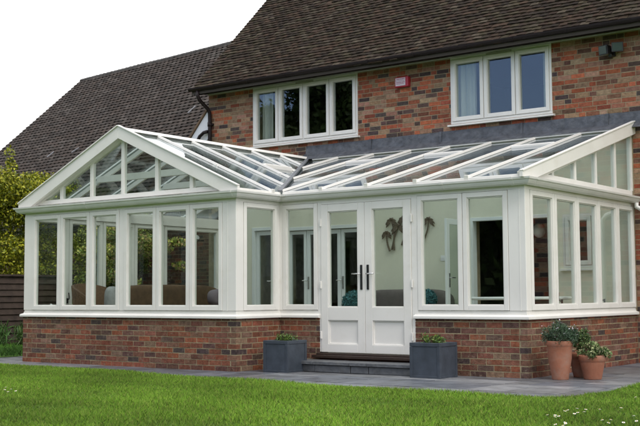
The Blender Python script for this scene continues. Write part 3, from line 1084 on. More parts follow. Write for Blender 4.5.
PATH = [(0, -0.02), (0, -G_), (W_, -G_), (W_, -L_), (R_, -L_), (R_, -0.02)]
PA = [(0, -0.02), (0, -G_), (W_, -G_), (W_, -L_), (5.14, -L_)]
PB = [(6.65, -L_), (R_, -L_), (R_, -0.02)]
SILLP = [(-0.16, ZS), (0.035, ZS), (0.04, ZS + .005), (0.04, ZS + .035), (0.03, ZS + .042), (-0.005, ZS + .055), (-0.005, ZS + 0.075), (-0.16, ZS + .075)]
mb = MB(); sweep(mb, PA, SILLP); sweep(mb, PB, SILLP)
sl = mb.build('sill', WHITE, cons, bevel=0.003)
# lower and head rails
ZR0, ZR1 = ZS + .075, ZE - 0.05
mb = MB()
sweep(mb, PA, [(-0.085, ZR0), (-0.012, ZR0), (-0.012, ZR0 + .03), (-0.085, ZR0 + .03)])
sweep(mb, PB, [(-0.085, ZR0), (-0.012, ZR0), (-0.012, ZR0 + .03), (-0.085, ZR0 + .03)])
mb.build('bottom_rail', WHITE, cons, bevel=0.003)
mb = MB()
sweep(mb, PATH, [(-0.10, ZR1), (-0.008, ZR1), (-0.008, ZE + .10), (-0.10, ZE + .10)])
mb.build('eaves_beam', WHITE, cons, bevel=0.003)
ZW0, ZW1 = ZR0 + .03, ZR1


def post(W, u0, u1, n0=-0.085, n1=-0.004, z0=ZW0, z1=ZW1):
    m = MB(); W.box(m, u0, u1, n0, n1, z0, z1)
    return m.build('post', WHITE, cons, bevel=0.004)


def fluted(W, u0, u1):
    m = MB(); W.box(m, u0, u1, -.085, -.010, ZW0, ZW1)
    return m.build('post', WHITE, cons, bevel=0.004)


# corner posts (square blocks with raised front strip)
def corner_post(x0, x1, y0, y1):
    m = MB(); m.box(x0, x1, y0, y1, ZW0, ZW1)
    return m.build('corner_post', WHITE, cons, bevel=0.006)


corner_post(0.004, 0.20, -G_ + .004, -G_ + .12)
corner_post(W_ - .25, W_ - .004, -G_ + .004, -G_ + .155)
corner_post(R_ - .235, R_ - .004, -L_ + .004, -L_ + .14)
m = MB(); m.box(W_ - .085, W_ + .045, -L_ + .0, -L_ + .085, ZW0, ZW1); m.box(W_ - .085, W_ - .006, -L_ - .05, -L_ - .0005, ZW0, ZW1)
m.build('corner_post', WHITE, cons, bevel=0.004)
m = MB(); m.box(W_ - .17, W_ - .155, -G_ + .001, -G_ + .006, ZW0, ZW1)
for (xx, yy) in ((R_ - .09, -L_),):
    m.box(xx, xx + .012, yy + .001, yy + .006, ZW0, ZW1)
m.build('cover_strip', WHITE, cons)


def win(W, u0, u1, handle=None):
    m = MB()
    n0, n1 = -0.075, 0.004
    sw = 0.062
    a, b = u0 + .004, u1 - .004
    W.box(m, a, a + sw, n0, n1, ZW0 + .004, ZW1 - .004); W.box(m, b - sw, b, n0, n1, ZW0 + .004, ZW1 - .004)
    W.box(m, a + sw, b - sw, n0, n1, ZW0 + .004, ZW0 + .004 + sw); W.box(m, a + sw, b - sw, n0, n1, ZW1 - .004 - sw, ZW1 - .004)
    i = .013; nb = n1 - .014; c, d = ZW0 + .004 + sw, ZW1 - .004 - sw
    W.box(m, a + sw, a + sw + i, n0 + .01, nb, c, d); W.box(m, b - sw - i, b - sw, n0 + .01, nb, c, d)
    W.box(m, a + sw + i, b - sw - i, n0 + .01, nb, c, c + i); W.box(m, a + sw + i, b - sw - i, n0 + .01, nb, d - i, d)
    o = m.build('window', WHITE, cons, bevel=0.004)
    gm = MB(); W.box(gm, a + sw + .002, b - sw - .002, -.038, -.030, c + .002, d - .002); gm.build('pane', GLASS, o)
    if handle:
        hm = MB(); zc = ZW0 + .10
        uc = a + sw * .5 if handle < 0 else b - sw * .5
        if handle == 2: uc = (a + b) / 2; zc = ZW0 + .05
        W.box(hm, uc - .012, uc + .012, n0 - .016, n0 - .0005, zc, zc + .08)
        hm.tube([W.P(uc, n0 - .016, zc + .06), W.P(uc, n0 - .05, zc + .065), W.P(uc + .01, n0 - .06, zc + .11), W.P(uc + .02, n0 - .06, zc + .17)], 0.009, 7)
        hm.build('window_handle', BLACK, o)
    m2 = MB()
    W.box(m2, u0 - .003, u0 + .003, -.08, -.012, ZW0, ZW1)
    return o


for (a, b, h) in [(0.20, .86, 0), (.86, 1.53, 1), (1.53, 2.17, 0), (2.27, 2.93, 0), (2.93, 3.58, 0), (3.58, 4.19, 0)]:
    win(Wf, a, b, h)
post(Wf, 2.17, 2.27)
win(Ws, 0.155, 0.89)
win(Wc, 0.045, 5.10 - W_)
post(Wc, 5.10 - W_, 5.16 - W_, z0=0.24)
post(Wc, 6.61 - W_, 6.70 - W_, z0=0.24)
win(Wc, 6.70 - W_, 7.365 - W_)
win(Wc, 7.365 - W_, 7.995 - W_)
for (a, b, h) in [(-3.46, -2.765, 0), (-2.765, -2.07, 2), (-2.07, -1.36, 0), (-1.36, -.665, 2), (-.665, -.03, 0)]:
    win(Wr, a + L_, b + L_, h)
lw = [0.02 + i * (G_ - .14) / 6 for i in range(7)]
for i, (a, b) in enumerate(zip(lw, lw[1:])):
    win(Wl, a, b, -1 if i in (3, 5) else None)

# double doors
m = MB()
Wc.box(m, 5.16 - W_, 6.61 - W_, -0.085, -0.004, ZW1 - .03, ZW1 - .0005)
m.build('door_frame', WHITE, cons, bevel=0.003)
m = MB()
Wc.box(m, 5.06 - W_, 6.66 - W_, -0.12, 0.10, 0.165, 0.205); Wc.box(m, 5.10 - W_, 6.62 - W_, -0.12, 0.05, 0.2055, 0.228)
m.build('threshold', TIMB, cons, bevel=0.006)
for (a, b, hs) in ((5.163, 5.883, 1), (5.888, 6.607, -1)):
    a -= W_; b -= W_
    z0, z1 = 0.24, ZW1 - .034
    st = 0.115
    n0, n1 = -0.07, 0.008
    zk0, zk1 = 0.64, 0.845          # middle rail
    m = MB()
    Wc.box(m, a, a + st, n0, n1, z0, z1); Wc.box(m, b - st, b, n0, n1, z0, z1)
    Wc.box(m, a + st, b - st, n0, n1, z0, z0 + .11); Wc.box(m, a + st, b - st, n0, n1, z1 - .10, z1)
    Wc.box(m, a + st, b - st, n0, n1, zk0 + .03, zk1)
    i = .014; nb = n1 - .014
    for (c, d) in ((z0 + .11, zk0 + .03), (zk1, z1 - .10)):
        Wc.box(m, a + st, a + st + i, n0 + .01, nb, c, d); Wc.box(m, b - st - i, b - st, n0 + .01, nb, c, d)
        Wc.box(m, a + st + i, b - st - i, n0 + .01, nb, c, c + i); Wc.box(m, a + st + i, b - st - i, n0 + .01, nb, d - i, d)
    dr = m.build('door', WHITE, cons, bevel=0.004)
    m = MB(); Wc.box(m, a + st + .002, b - st - .002, -.045, -.022, z0 + .112, zk0 + .028)
    m.build('door_panel', WHITE, dr)
    m = MB(); Wc.box(m, a + st + .002, b - st - .002, -.038, -.030, zk1 + .002, z1 - .102); m.build('pane', GLASS, dr)
    uc = (b - .05) if hs > 0 else (a + .05)
    m = MB(); Wc.box(m, uc - .017, uc + .017, n1 + .0005, n1 + .012, 1.08, 1.41)
    m.build('handle_plate', BLACK, dr, bevel=0.004)
    m = MB(); m.tube([Wc.P(uc, n1 + .012, 1.29), Wc.P(uc, n1 + .05, 1.29), Wc.P(uc - hs * .12, n1 + .055, 1.29)], .010, 8)
    m.build('door_handle', CHROME, dr, smooth=True)
    m = MB()
    ue = a - .012 if hs > 0 else b + .006
    for zz in (0.42, 1.1, 1.95): Wc.box(m, ue, ue + .02, n1 - .004, n1 + .016, zz, zz + .10)
    m.build('hinge', WHITE, dr, bevel=0.003)

# gutter around the eaves
mb = MB()
GPRO = [(-0.006, ZE), (0.055, ZE - 0.006), (0.085, ZE + .012), (0.10, ZE + .035), (0.105, ZE + .05), (0.125, ZE + .062), (0.13, ZE + .085), (0.118, ZE + .085), (0.112, ZE + .068), (-0.006, ZE + .03)]
sweep(mb, PATH, GPRO)
gt = mb.build('gutter', GUT, cons)
GBR = [(-0.004, ZE - .003), (0.057, ZE - 0.010), (0.089, ZE + .010), (0.105, ZE + .035), (0.110, ZE + .048), (0.130, ZE + .060), (0.135, ZE + .088), (-0.004, ZE + .088)]
for (W, u) in [(Wf, 1.5), (Wf, W_ - .0), (Ws, G_ - L_ - .14), (Wc, .14), (Wc, 2.7), (Wc, R_ - W_ - .12), (Wr, .12)]:
    q = [W.P(u - .03 if u > 2 else u, o, z) for o, z in GBR]
    mb = MB(); mb.prism(q, W.u * 0.045); mb.build('gutter_clip', GUT, gt)
mb = MB(); mb.tube([(R_ + .07, -.10, ZE), (R_ + .07, -.10, ZE - .06), (R_ + .12, -.09, ZE - .09), (R_ + .34, -.07, ZE - .16), (R_ + .40, -.07, ZE - .22), (R_ + .40, -.07, 0.05)], .033, 10)
mb.build('downpipe', GUT, cons, smooth=True)

# roof geometry
XR = W_ / 2; ZRG = 3.44; ZG = 2.445
kx = (ZRG - ZG) / (W_ + .06 - XR); ky = (ZRG - ZG) / 3.67
yf = -G_ - .04


def zg(x): return ZRG - kx * abs(x - XR)          # gable plane
def zl(y): return ZRG + ky * y                    # lean-to plane
vx0, vy0 = W_ + .06, -3.67                          # valley foot
def val_x(y): return XR + (-y) * ky / kx


TH = Vector((0, 0, -0.016))
for poly in ([(XR, yf), (XR, -0.05), (val_x(-.05), -.05), (vx0, vy0), (vx0, yf)],
             [(XR, yf), (-.06, yf), (-.06, -.02), (XR, -.02)]):
    m = MB(); q = [Vector((x, y, zg(x))) for x, y in poly]
    m.prism(q, TH); m.build('roof_glass', RGLASS, cons)
m = MB(); q = [Vector((x, y, zl(y))) for x, y in [(vx0, vy0), (val_x(-.05), -.05), (R_ + .03, -.05), (R_ + .03, -3.67)]]
m.prism(q, TH); m.build('roof_glass', RGLASS, cons)


def bar(p0, p1, up, cap=True, w_=0.042, inner=True):
    m = MB()
    m.beam(p0, p1, w_, 0.004, 0.034, up=up, taper=0.55)
    d = (Vector(p1) - Vector(p0)).normalized()
    if inner: m.beam(Vector(p0) + d * .10, Vector(p1), w_ * .9, -0.09, -0.022, up=up)
    if cap:
        m.beam(Vector(p0) - d * .02, Vector(p0) + d * .012, w_ * 1.35, -0.05, 0.045, up=up)
    return m.build('glazing_bar', WHITE, cons)


BY = [-3.85, -3.1, -2.38, -1.65, -0.88]
for y in BY:
    x1 = min(vx0, val_x(y) - .03)
    e = (x1, y, zg(x1))
    bar(e, (XR + .05, y, zg(XR + .05)), (1, 0, 2), cap=(x1 >= vx0 - .01))
    bar((-.06, y, zg(-.06)), (XR - .05, y, zg(XR - .05)), (-1, 0, 2))
for x in (5.22, 5.97, 6.73, 7.48):
    bar((x, -3.67, ZG), (x, -.13, zl(-.13)), (0, -1, 2))
bar((8.21, -3.67, ZG), (8.21, -.13, zl(-.13)), (0, -1, 2))
for x in (4.47, 3.72, 2.97):
    y0 = -(x - XR) * kx / ky + .03
    bar((x, y0, zl(y0)), (x, -.13, zl(-.13)), (0, -1, 2), cap=False)
# ridge, valley, top rail
m = MB(); m.beam((XR, yf - .02, ZRG + .005), (XR, -.03, ZRG + .005), 0.13, 0.0, 0.05, taper=.35); m.beam((XR, yf, ZRG), (XR, -.03, ZRG), 0.07, -.13, -.02)
m.build('ridge', WHITE, cons, bevel=.004)
m = MB(); m.beam((vx0 + .01, vy0 - .02, ZG), (XR, -.03, ZRG + .0), 0.058, 0.012, 0.040); m.beam((vx0 - .1, vy0 + .17, ZG), (XR, -.03, ZRG), 0.08, -.12, -.025)
m.build('valley', mat('valley_lead', (0.13, 0.138, 0.15), 0.5, noise=.3, nscale=9), cons)
m = MB(); m.box(val_x(-.12) + .12, R_ + .02, -.16, -.10, zl(-.13) + .006, zl(-.13) + .04); m.box(XR, R_, -.10, -.03, ZRG - .14, ZRG - .025)
m.build('wall_plate', WHITE, cons, bevel=.004)
# eaves trims under the glass edge
def etrim(a, b):
    m = MB(); m.beam(a, b, .05, -.045, .012); m.build('eaves_trim', WHITE, cons, bevel=.008)


etrim((vx0 - .01, yf, ZG), (vx0 - .01, vy0, ZG)); etrim((vx0 + .05, vy0 + .01, ZG), (R_ + .02, vy0 + .01, ZG)); etrim((-.05, yf, ZG), (-.05, -.02, ZG))
# cross bars of the opening roof lights
def xbar(x0, x1, y):
    m = MB(); m.beam((x0, y, zl(y)), (x1, y, zl(y)), .05, -.02, .036); m.beam((x0, y + .0, zl(y)), (x1, y, zl(y)), .05, -.08, -.031)
    m.build('roof_vent_rail', WHITE, cons, bevel=.015)
xbar(5.245, 5.945, -1.0); xbar(3.745, 4.445, -1.0); xbar(6.755, 7.455, -1.0)
m = MB(); m.beam((XR + .9, -2.36, zg(XR + .9)), (XR + .9, -1.67, zg(XR + .9)), .07, -.03, .05); m.build('roof_vent_rail', WHITE, cons, bevel=.015)
# lead flashing
m = MB()
n_ = 60
xs = [XR - .05 + (8.42 - XR + .05) * i / n_ for i in range(n_ + 1)]
for a, b in zip(xs, xs[1:]):
    w0 = 0.006 * math.sin(a * 9) + .004 * math.sin(a * 23); w1 = 0.006 * math.sin(b * 9) + .004 * math.sin(b * 23)
    z0, z1 = 3.53, 3.695
    m.hexa([(a, -.17, zl(-.17) + .042), (b, -.17, zl(-.17) + .042), (b, -.10, zl(-.17) + .042), (a, -.10, zl(-.17) + .042),
            (a, -.035 + w0, z0), (b, -.035 + w1, z0), (b, -.006, z0), (a, -.006, z0)])
    m.hexa([(a, -.035 + w0, z0), (b, -.035 + w1, z0), (b, -.0045, z0), (a, -.0045, z0),
            (a, -.014, z1 + w0 * .6), (b, -.014, z1 + w1 * .6), (b, -.0045, z1), (a, -.0045, z1)])
flsh = m.build('flashing', LEAD, cons)
for xx in (3.55, 4.95, 6.42, 7.83):
    m = MB(); m.prism([(xx, -.030, 3.52), (xx + .05, -.030, 3.52), (xx + .055, -.017, 3.70), (xx + .004, -.017, 3.70)], (0, -.012, 0)); m.build('lead_lap', LEAD, flsh)
m = MB()
m.beam((-.06, -.03, zg(-.06) + .02), (XR, -.03, ZRG + .02), .05, 0, .10); m.beam((XR, -.031, ZRG + .02), (XR + .4, -.031, zg(XR + .4) + .02), .05, 0, .10)
m.build('gable_flashing', LEAD, flsh)
# bargeboards
yb = -G_ - .085
def brd(x0, z0, x1, z1, w_=0.165):
    """board whose top edge runs x0,z0 -> x1,z1"""
    ang = math.atan2(z1 - z0, abs(x1 - x0)); v = w_ / math.cos(ang)
    m = MB()
    if x0 < x1: q = [(x0, yb, z0), (x0, yb, z0 - .055), (x0 + .055 / math.tan(abs(ang)) * 0 + .30, yb, z0 - .055 - .0), (x1, yb, z1 - v), (x1, yb, z1)]
    else: q = [(x0, yb, z0), (x0, yb, z0 - .055), (x0 - .30, yb, z0 - .055), (x1, yb, z1 - v), (x1, yb, z1)]
    if x0 > x1: q = q[::-1]
    m.prism(q, (0, .045, 0))
    d = Vector((x1 - x0, 0, z1 - z0)).normalized()
    up = Vector((-d.z, 0, d.x)) if d.x > 0 else Vector((d.z, 0, -d.x))
    m.beam(Vector((x0, yb + .01, z0)), Vector((x1, yb + .01, z1)), .06, .001, .018, up=up)
    return m.build('bargeboard', WHITE, cons, bevel=.003)


brd(0.0 - .05, 2.475, XR, 3.505); brd(W_ + .10, 2.475, XR + .001, 3.505)
m = MB(); xb = R_ + .055
q = [(xb, -3.76, 2.475), (xb, -3.76, 2.41), (xb, -3.44, 2.41), (xb, -.02, 3.355), (xb, -.02, 3.535)]
m.prism(q, (-.045, 0, 0)); m.beam((xb - .02, -3.76, 2.475), (xb - .02, -.02, 3.535), .06, .001, .018, up=(0, -1, 3))
m.build('bargeboard', WHITE, cons, bevel=.003)


# gable glazing
def gable_glass(W, us, top, zb, n=-0.04):
    """vertical mullions at us, sloping head given by top(u)"""
    bot = MB(); W.box(bot, us[0], us[-1], n - .035, n + .030, zb - .03, zb + .035); bot.build('gable_rail', WHITE, cons, bevel=.003)
    for u in us[1:-1]:
        m = MB(); t_ = max(top(u - .03), top(u + .03)) - .05
        tt = [top(u - .03) - .05, top(u + .03) - .05]
        q = [W.P(u - .03, n - .035, zb + .035), W.P(u + .03, n - .035, zb + .035), W.P(u + .03, n + .028, zb + .035), W.P(u - .03, n + .028, zb + .035),
             W.P(u - .03, n - .035, tt[0]), W.P(u + .03, n - .035, tt[1]), W.P(u + .03, n + .028, tt[1]), W.P(u - .03, n + .028, tt[0])]
        if W.u.cross(W.n).z < 0: q = [q[i] for i in (3, 2, 1, 0, 7, 6, 5, 4)]
        m.hexa(q); m.build('mullion', WHITE, cons, bevel=.003)
    for a, b in zip(us, us[1:]):
        a_, b_ = a + .03, b - .03
        ta, tb = top(a_) - .10, top(b_) - .10
        pts = [(a_, zb + .035), (b_, zb + .035)]
        if tb > zb + .036: pts.append((b_, tb))
        if ta > zb + .036: pts.append((a_, ta))
        else:
            # cut where the sloping head meets the bottom rail
            f = (zb + .036 - ta) / (tb - ta); pts[0] = (a_ + (b_ - a_) * f, zb + .035)
        if tb <= zb + .036:
            f = (zb + .036 - tb) / (ta - tb); pts[1] = (b_ - (b_ - a_) * f, zb + .035)
        if len(pts) < 3: continue
        m = MB(); m.prism([W.P(u, n - .004, z) for u, z in pts], W.n * .008); m.build('gable_pane', GLASS, cons)
    m = MB()
    # sloping head rail under the board
    uu = us if W is not Wf else [us[0], XR, us[-1]]
    for a, b in zip(uu, uu[1:]):
        if W is not Wf and (a, b) != (uu[0], uu[1]): continue
        bb_ = b if W is Wf else us[-1]
        m.beam(W.P(a, n, top(a)), W.P(bb_, n, top(bb_)), .07, -.115, -.02, up=(0, 0, 1))
    m.build('gable_head', WHITE, cons, bevel=.003)


def topf(u): return 3.30 + .13 - abs(u - XR) * ((3.505 - 2.475) / (XR + .05))
gable_glass(Wf, [0.22, .86, 1.545, XR, 2.92, 3.60, W_ - .22], lambda u: topf(u), 2.475)
def topr(u): return 2.475 + (u + .16) * (3.535 - 2.475) / 3.74 - .085
gable_glass(Wr, [0.25, .84, 1.54, 2.24, 2.94, 3.57], topr, 2.475)
m = MB(); Wr.box(m, 3.54, 3.598, -.075, -.01, 2.51, 3.30); m.build('mullion', WHITE, cons, bevel=.003)
m = MB(); Wl.box(m, 0, G_, -.09, -.012, ZE + .1, ZE + .13); m.build('gable_rail', WHITE, cons)
# interior tie beams of the gable roof
m = MB()
for y in (-3.85, -2.38, -0.88):
    zt = 2.86
    m.beam((XR - (ZRG - zt) / kx + .05, y, zt), (XR + (ZRG - zt) / kx - .05, y, zt), .06, -.05, .05)
m.build('tie_beam', WHITE, cons)

# ------------------------------------------------------------------ steps
st = empty('door_step', (6, -3.9, 0), 'low dark slate step in front of the white double doors', 'step')
mb = MB(); mb.box(5.0, 6.83, -4.005, -3.62, 0.0, 0.098); mb.build('step_core', SLATEJ, st)
for a, b in zip([4.985, 5.36, 5.94, 6.22, 6.845], [5.352, 5.93, 6.21, 6.845]):
    m = MB(); f_ = random.uniform(-.008, .008)
    m.box(a, b, -4.03 + f_, -3.99, 0.004, 0.096); m.build('riser_block', STEPM, st, bevel=.006)
m = MB(); m.box(6.8305, 6.85, -3.985, -3.62, 0.004, 0.096); m.build('riser_block', STEPM, st, bevel=.004)
mb = MB()
xs = [4.96, 5.35, 5.93, 6.2, 6.87]
for a, b in zip(xs, xs[1:]):
    mb.box(a + .003, b - .003, -4.06, -3.61, 0.1005, 0.142 + random.uniform(-.002, .002))
mb.build('tread', STEPM, st, bevel=.004)
mb = MB(); mb.box(5.13, 6.66, -3.604, -3.45, 0.0, 0.164); mb.build('brick_course', mat('dark_brick_course', (0.12, 0.05, 0.035), .9, noise=.3), st)

# ------------------------------------------------------------------ planters and pots
def square_planter(x, y, s_, h, label, seed, spread):
    pl = empty('planter', (x, y, 0), label, 'planter', 'square grey planters beside the doors')
    hs = s_ / 2
    m = MB()
    t = .03
    m.box(x - hs, x + hs, y - hs, y - hs + t, .01, h); m.box(x - hs, x + hs, y + hs - t, y + hs, .01, h)
    m.box(x - hs, x - hs + t, y - hs + t, y + hs - t, .01, h); m.box(x + hs - t, x + hs, y - hs + t, y + hs - t, .01, h)
    m.box(x - hs + t, x + hs - t, y - hs + t, y + hs - t, .01, .04)
    m.build('box', ZINC, pl, bevel=.004)
    k = .008
    for sx_ in (-1, 1):
        for sy_ in (-1, 1):
            cx, cy = x + sx_ * (hs - .012), y + sy_ * (hs - .012)
            m = MB(); m.box(cx - .02, cx + .02, cy - .02, cy + .02, .0, h - .04); m.build('corner_strip', ZINC, pl, bevel=.003)
    m = MB()
    m.box(x - hs - k, x + hs + k, y - hs - k, y - hs + .035, h - .038, h + .006); m.box(x - hs - k, x + hs + k, y + hs - .035, y + hs + k, h - .038, h + .006)
    m.box(x - hs - k, x - hs + .035, y - hs + .035, y + hs - .035, h - .038, h + .006); m.box(x + hs - .035, x + hs + k, y - hs + .035, y + hs - .035, h - .038, h + .006)
    m.build('rim', ZINC, pl, bevel=.004)
    m = MB(); m.box(x - hs - k * .6, x + hs + k * .6, y - hs - k * .6, y + hs + k * .6, 0, .03); m.build('plinth', ZINC, pl, bevel=.003)
    m = MB(); m.box(x - hs + t, x + hs - t, y - hs + t, y + hs - t, h - .06, h - .035); m.build('soil', SOIL, pl)
    n = 420
    cs = [(x + random.uniform(-spread, spread), y + random.uniform(-.08, .08), h + random.uniform(.0, .07)) for _ in range(12)]
    pts, idx = clumps(cs, [(.065, .065, .06)] * 12, n, .1)
    pts[:, 2] = np.maximum(pts[:, 2], h - .03)
    leaves('foliage', pts, .035, leafcol([(.06, .12, .025), (.10, .17, .03), (.14, .18, .05), (.04, .08, .02)], idx, n, 12), parent=pl, up=.6)
    m = MB()
    for _ in range(14):
        a = random.uniform(0, 6.28); r_ = random.uniform(.03, spread)
        m.tube([(x, y, h - .04), (x + r_ * math.cos(a) * .6, y + r_ * math.sin(a) * .5, h + .05), (x + r_ * math.cos(a), y + r_ * math.sin(a) * .8, h + .10)], [.004, .003, .0015], 5)
    m.build('stem', mat('stem_brown', (.08, .05, .03), .9), pl)


square_planter(4.965, -4.155, .40, .41, 'square dark grey planter with a small green shrub left of the slate step', 1, .13)
square_planter(7.155, -3.99, .41, .42, 'square dark grey planter with low green plant right of the slate step', 2, .11)


def clay_pot(x, y, h, rb, rt, label, kind):
    p = empty('potted_plant', (x, y, 0), label, 'potted plant', 'terracotta pots of plants at the conservatory corner')
    m = MB()
    if h > .36:
        prof = [(rb * .96, 0), (rb, .01), (rb * 1.04, .05), (rb + (rt - rb) * .75, h * .55), (rt * .97, h - .07), (rt * 1.0, h - .06), (rt * 1.04, h - .05), (rt * 1.04, h - .006), (rt * 1.02, h), (rt * .92, h), (rt * .90, h - .06)]
    else:
        prof = [(rb * .96, 0), (rb, .012), (rb + (rt - rb) * .6, h * .5), (rt * .98, h - .085), (rt * .985, h - .075), (rt * 1.07, h - .065), (rt * 1.08, h - .01), (rt * 1.05, h), (rt * .94, h), (rt * .91, h - .05)]
    m.lathe((x, y, 0), prof, 36); m.build('pot', TERRA, p, smooth=True)
    m = MB(); m.lathe((x, y, h - .06), [(rt * .9, 0), (rt * .9, .02)], 24); m.build('soil', SOIL, p)
    if kind == 'lavender':
        n = 5200
        cs, rs = [], []
        for _ in range(48):
            a = random.uniform(0, 6.28); r_ = .18 * math.sqrt(random.random())
            cs.append((x + r_ * math.cos(a), y + r_ * math.sin(a), h + random.uniform(.0, .21 - r_ * .5))); rs.append((.065, .065, .07))
        pts, idx = clumps(cs, rs, n, .3)
        leaves('foliage', pts, .030, leafcol([(.045, .085, .04), (.06, .11, .055), (.03, .06, .03), (.09, .13, .09)], idx, n, 48), parent=p, aspect=.22, up=.9)
        k = rng.choice(n, 170); tp = pts[k] + np.array([0, 0, .018])
        leaves('blossom', tp, .016, np.tile([[.62, .60, .66]], (170, 1)), parent=p, aspect=.8)
    elif kind == 'variegated':
        n = 1500
        cs, rs = [], []
        for _ in range(16):
            a = random.uniform(0, 6.28); r_ = random.uniform(0, .19)
            cs.append((x + r_ * math.cos(a), y + r_ * math.sin(a), h + random.uniform(.0, .15 - r_ * .3))); rs.append((.06, .06, .05))
        pts, idx = clumps(cs, rs, n, .2)
        leaves('foliage', pts, .036, leafcol([(.08, .13, .035), (.42, .42, .24), (.05, .09, .03), (.10, .15, .05), (.30, .33, .15)], idx, n, 16), parent=p, up=.5)
    else:
        n = 1500
        cs, rs = [], []
        for _ in range(16):
            a = random.uniform(0, 6.28); r_ = random.uniform(0, .13)
            cs.append((x + r_ * math.cos(a), y + r_ * math.sin(a), h + random.uniform(.0, .26 - r_ * .5))); rs.append((.055, .055, .06))
        pts, idx = clumps(cs, rs, n, .2)
        leaves('foliage', pts, .034, leafcol([(.05, .10, .03), (.07, .12, .03), (.20, .22, .10), (.03, .06, .02), (.10, .15, .05)], idx, n, 16), parent=p, up=.6)
    m = MB()
    for _ in range(12):
        a = random.uniform(0, 6.28); r_ = random.uniform(.03, .12)
        m.tube([(x, y, h - .05), (x + r_ * math.cos(a) * .6, y + r_ * math.sin(a) * .6, h + .05), (x + r_ * math.cos(a), y + r_ * math.sin(a), h + .13)], [.004, .003, .0015], 5)
    m.build('stem', MATS['stem_brown'], p)


clay_pot(8.60, -3.52, .455, .098, .150, 'tall terracotta pot with a bushy grey green white tipped shrub', 'lavender')
clay_pot(8.66, -3.00, .30, .115, .155, 'terracotta pot with leggy green plant, half hidden behind the other two pots', 'green')
clay_pot(8.90, -3.28, .285, .105, .150, 'small terracotta pot with cream variegated leaves, rightmost of the pots', 'variegated')

# ------------------------------------------------------------------ interior furniture
def sofa(name, label, cat, x0, x1, y0, y1, face, m_, hb=.82, fz=.222, arm=.2):
    """face: '+x' or '-y', seat opening side"""
    o = empty(name, ((x0 + x1) / 2, (y0 + y1) / 2, fz), label, cat)
    m = MB()
    cx, cy = (x0 + x1) / 2, (y0 + y1) / 2
    hx, hy = (x1 - x0) / 2, (y1 - y0) / 2
    m.blob((cx, cy, fz + .24), (hx, hy, .18), 28, 12, sq=7); m.build('seat', m_, o, smooth=True)
    m = MB()
    if face == '+x': m.blob((x0 + .12, cy, fz + hb * .55), (.13, hy, hb * .47), 24, 14, sq=5)
    else: m.blob((cx, y1 - .12, fz + hb * .55), (hx, .13, hb * .47), 24, 14, sq=5)
    m.build('backrest', m_, o, smooth=True)
    for s_ in (-1, 1):
        m = MB()
        if face == '+x': m.blob((cx + .02, cy + s_ * (hy - arm / 2), fz + .34), (hx, arm / 2, .30), 20, 12, sq=5)
        else: m.blob((cx + s_ * (hx - arm / 2), cy - .02, fz + .34), (arm / 2, hy, .30), 20, 12, sq=5)
        m.build('arm', m_, o, smooth=True)
    m = MB()
    for a in (x0 + .1, x1 - .1):
        for b in (y0 + .1, y1 - .1): m.tube([(a, b, fz), (a, b, fz + .09)], .025, 8)
    m.build('foot', TIMB, o)
    return o


sofa('sofa', 'long brown sofa along the left glazing inside the gabled bay', 'sofa', .26, 1.15, -2.95, -.35, '+x', BSOFA, hb=.97)
sofa('sofa', 'grey sofa under the palm tree wall art', 'sofa', 3.55, 5.30, -1.0, -.12, '-y', GSOFA, hb=.86)
ch = empty('tub_chair', (.75, -3.75, .222), 'tan wicker tub chair in the left corner of the gabled bay', 'armchair')
m = MB()
cx, cy = .80, -3.72
vs = []; nseg = 22
for i in range(nseg + 1):
    a = math.pi * (0.25 + 1.5 * i / nseg)
    top_ = .222 + .52 + .47 * max(0, math.sin((i / nseg) * math.pi)) ** .45
    for r_, z in ((.30, .30), (.40, .95 * 1), (.43, 1.0)):
        pass
    c, s_ = math.cos(a), math.sin(a)
    vs += [(cx + .33 * c, cy + .33 * s_, .25), (cx + .41 * c, cy + .41 * s_, top_), (cx + .36 * c, cy + .36 * s_, top_ + .01), (cx + .28 * c, cy + .28 * s_, .25)]
fs = []
for i in range(nseg):
    for k in range(4): fs.append((i * 4 + k, i * 4 + (k + 1) % 4, (i + 1) * 4 + (k + 1) % 4, (i + 1) * 4 + k))
fs += [(3, 2, 1, 0), tuple(nseg * 4 + k for k in range(4))]
m.add(vs, fs); m.build('backrest', WICK, ch, smooth=True)
m = MB(); m.lathe((cx, cy, .25), [(.3, 0), (.33, .1), (.33, .22), (.3, .26)], 24); m.build('seat', WICK, ch, smooth=True)
m = MB()
for a in (.6, 2.2, 3.8, 5.3): m.tube([(cx + .26 * math.cos(a), cy + .26 * math.sin(a), .222), (cx + .25 * math.cos(a), cy + .25 * math.sin(a), .27)], .02, 8)
m.build('leg', TIMB, ch)
m = MB(); m.blob((1.02, -3.60, .93), (.10, .21, .24), 18, 12, rot=.5, sq=3.2)
tag(m.build('cushion', CUSH, smooth=True), 'pale grey patterned cushion propped in the tan wicker chair', 'cushion')
m = MB(); m.blob((.98, -.95, .98), (.13, .36, .15), 18, 12, rot=.1, sq=3.2)
tag(m.build('cushion', PURP, smooth=True), 'long mauve grey cushion at the right end of the brown sofa', 'cushion')
m = MB(); m.prism([(.36, -4.38, .775), (.52, -4.36, .775), (.50, -4.36, .86), (.44, -4.37, .90)], (0, .03, 0))
tag(m.build('folded_paper', WHT), 'white folded paper standing on the sill at the left end window', 'paper')


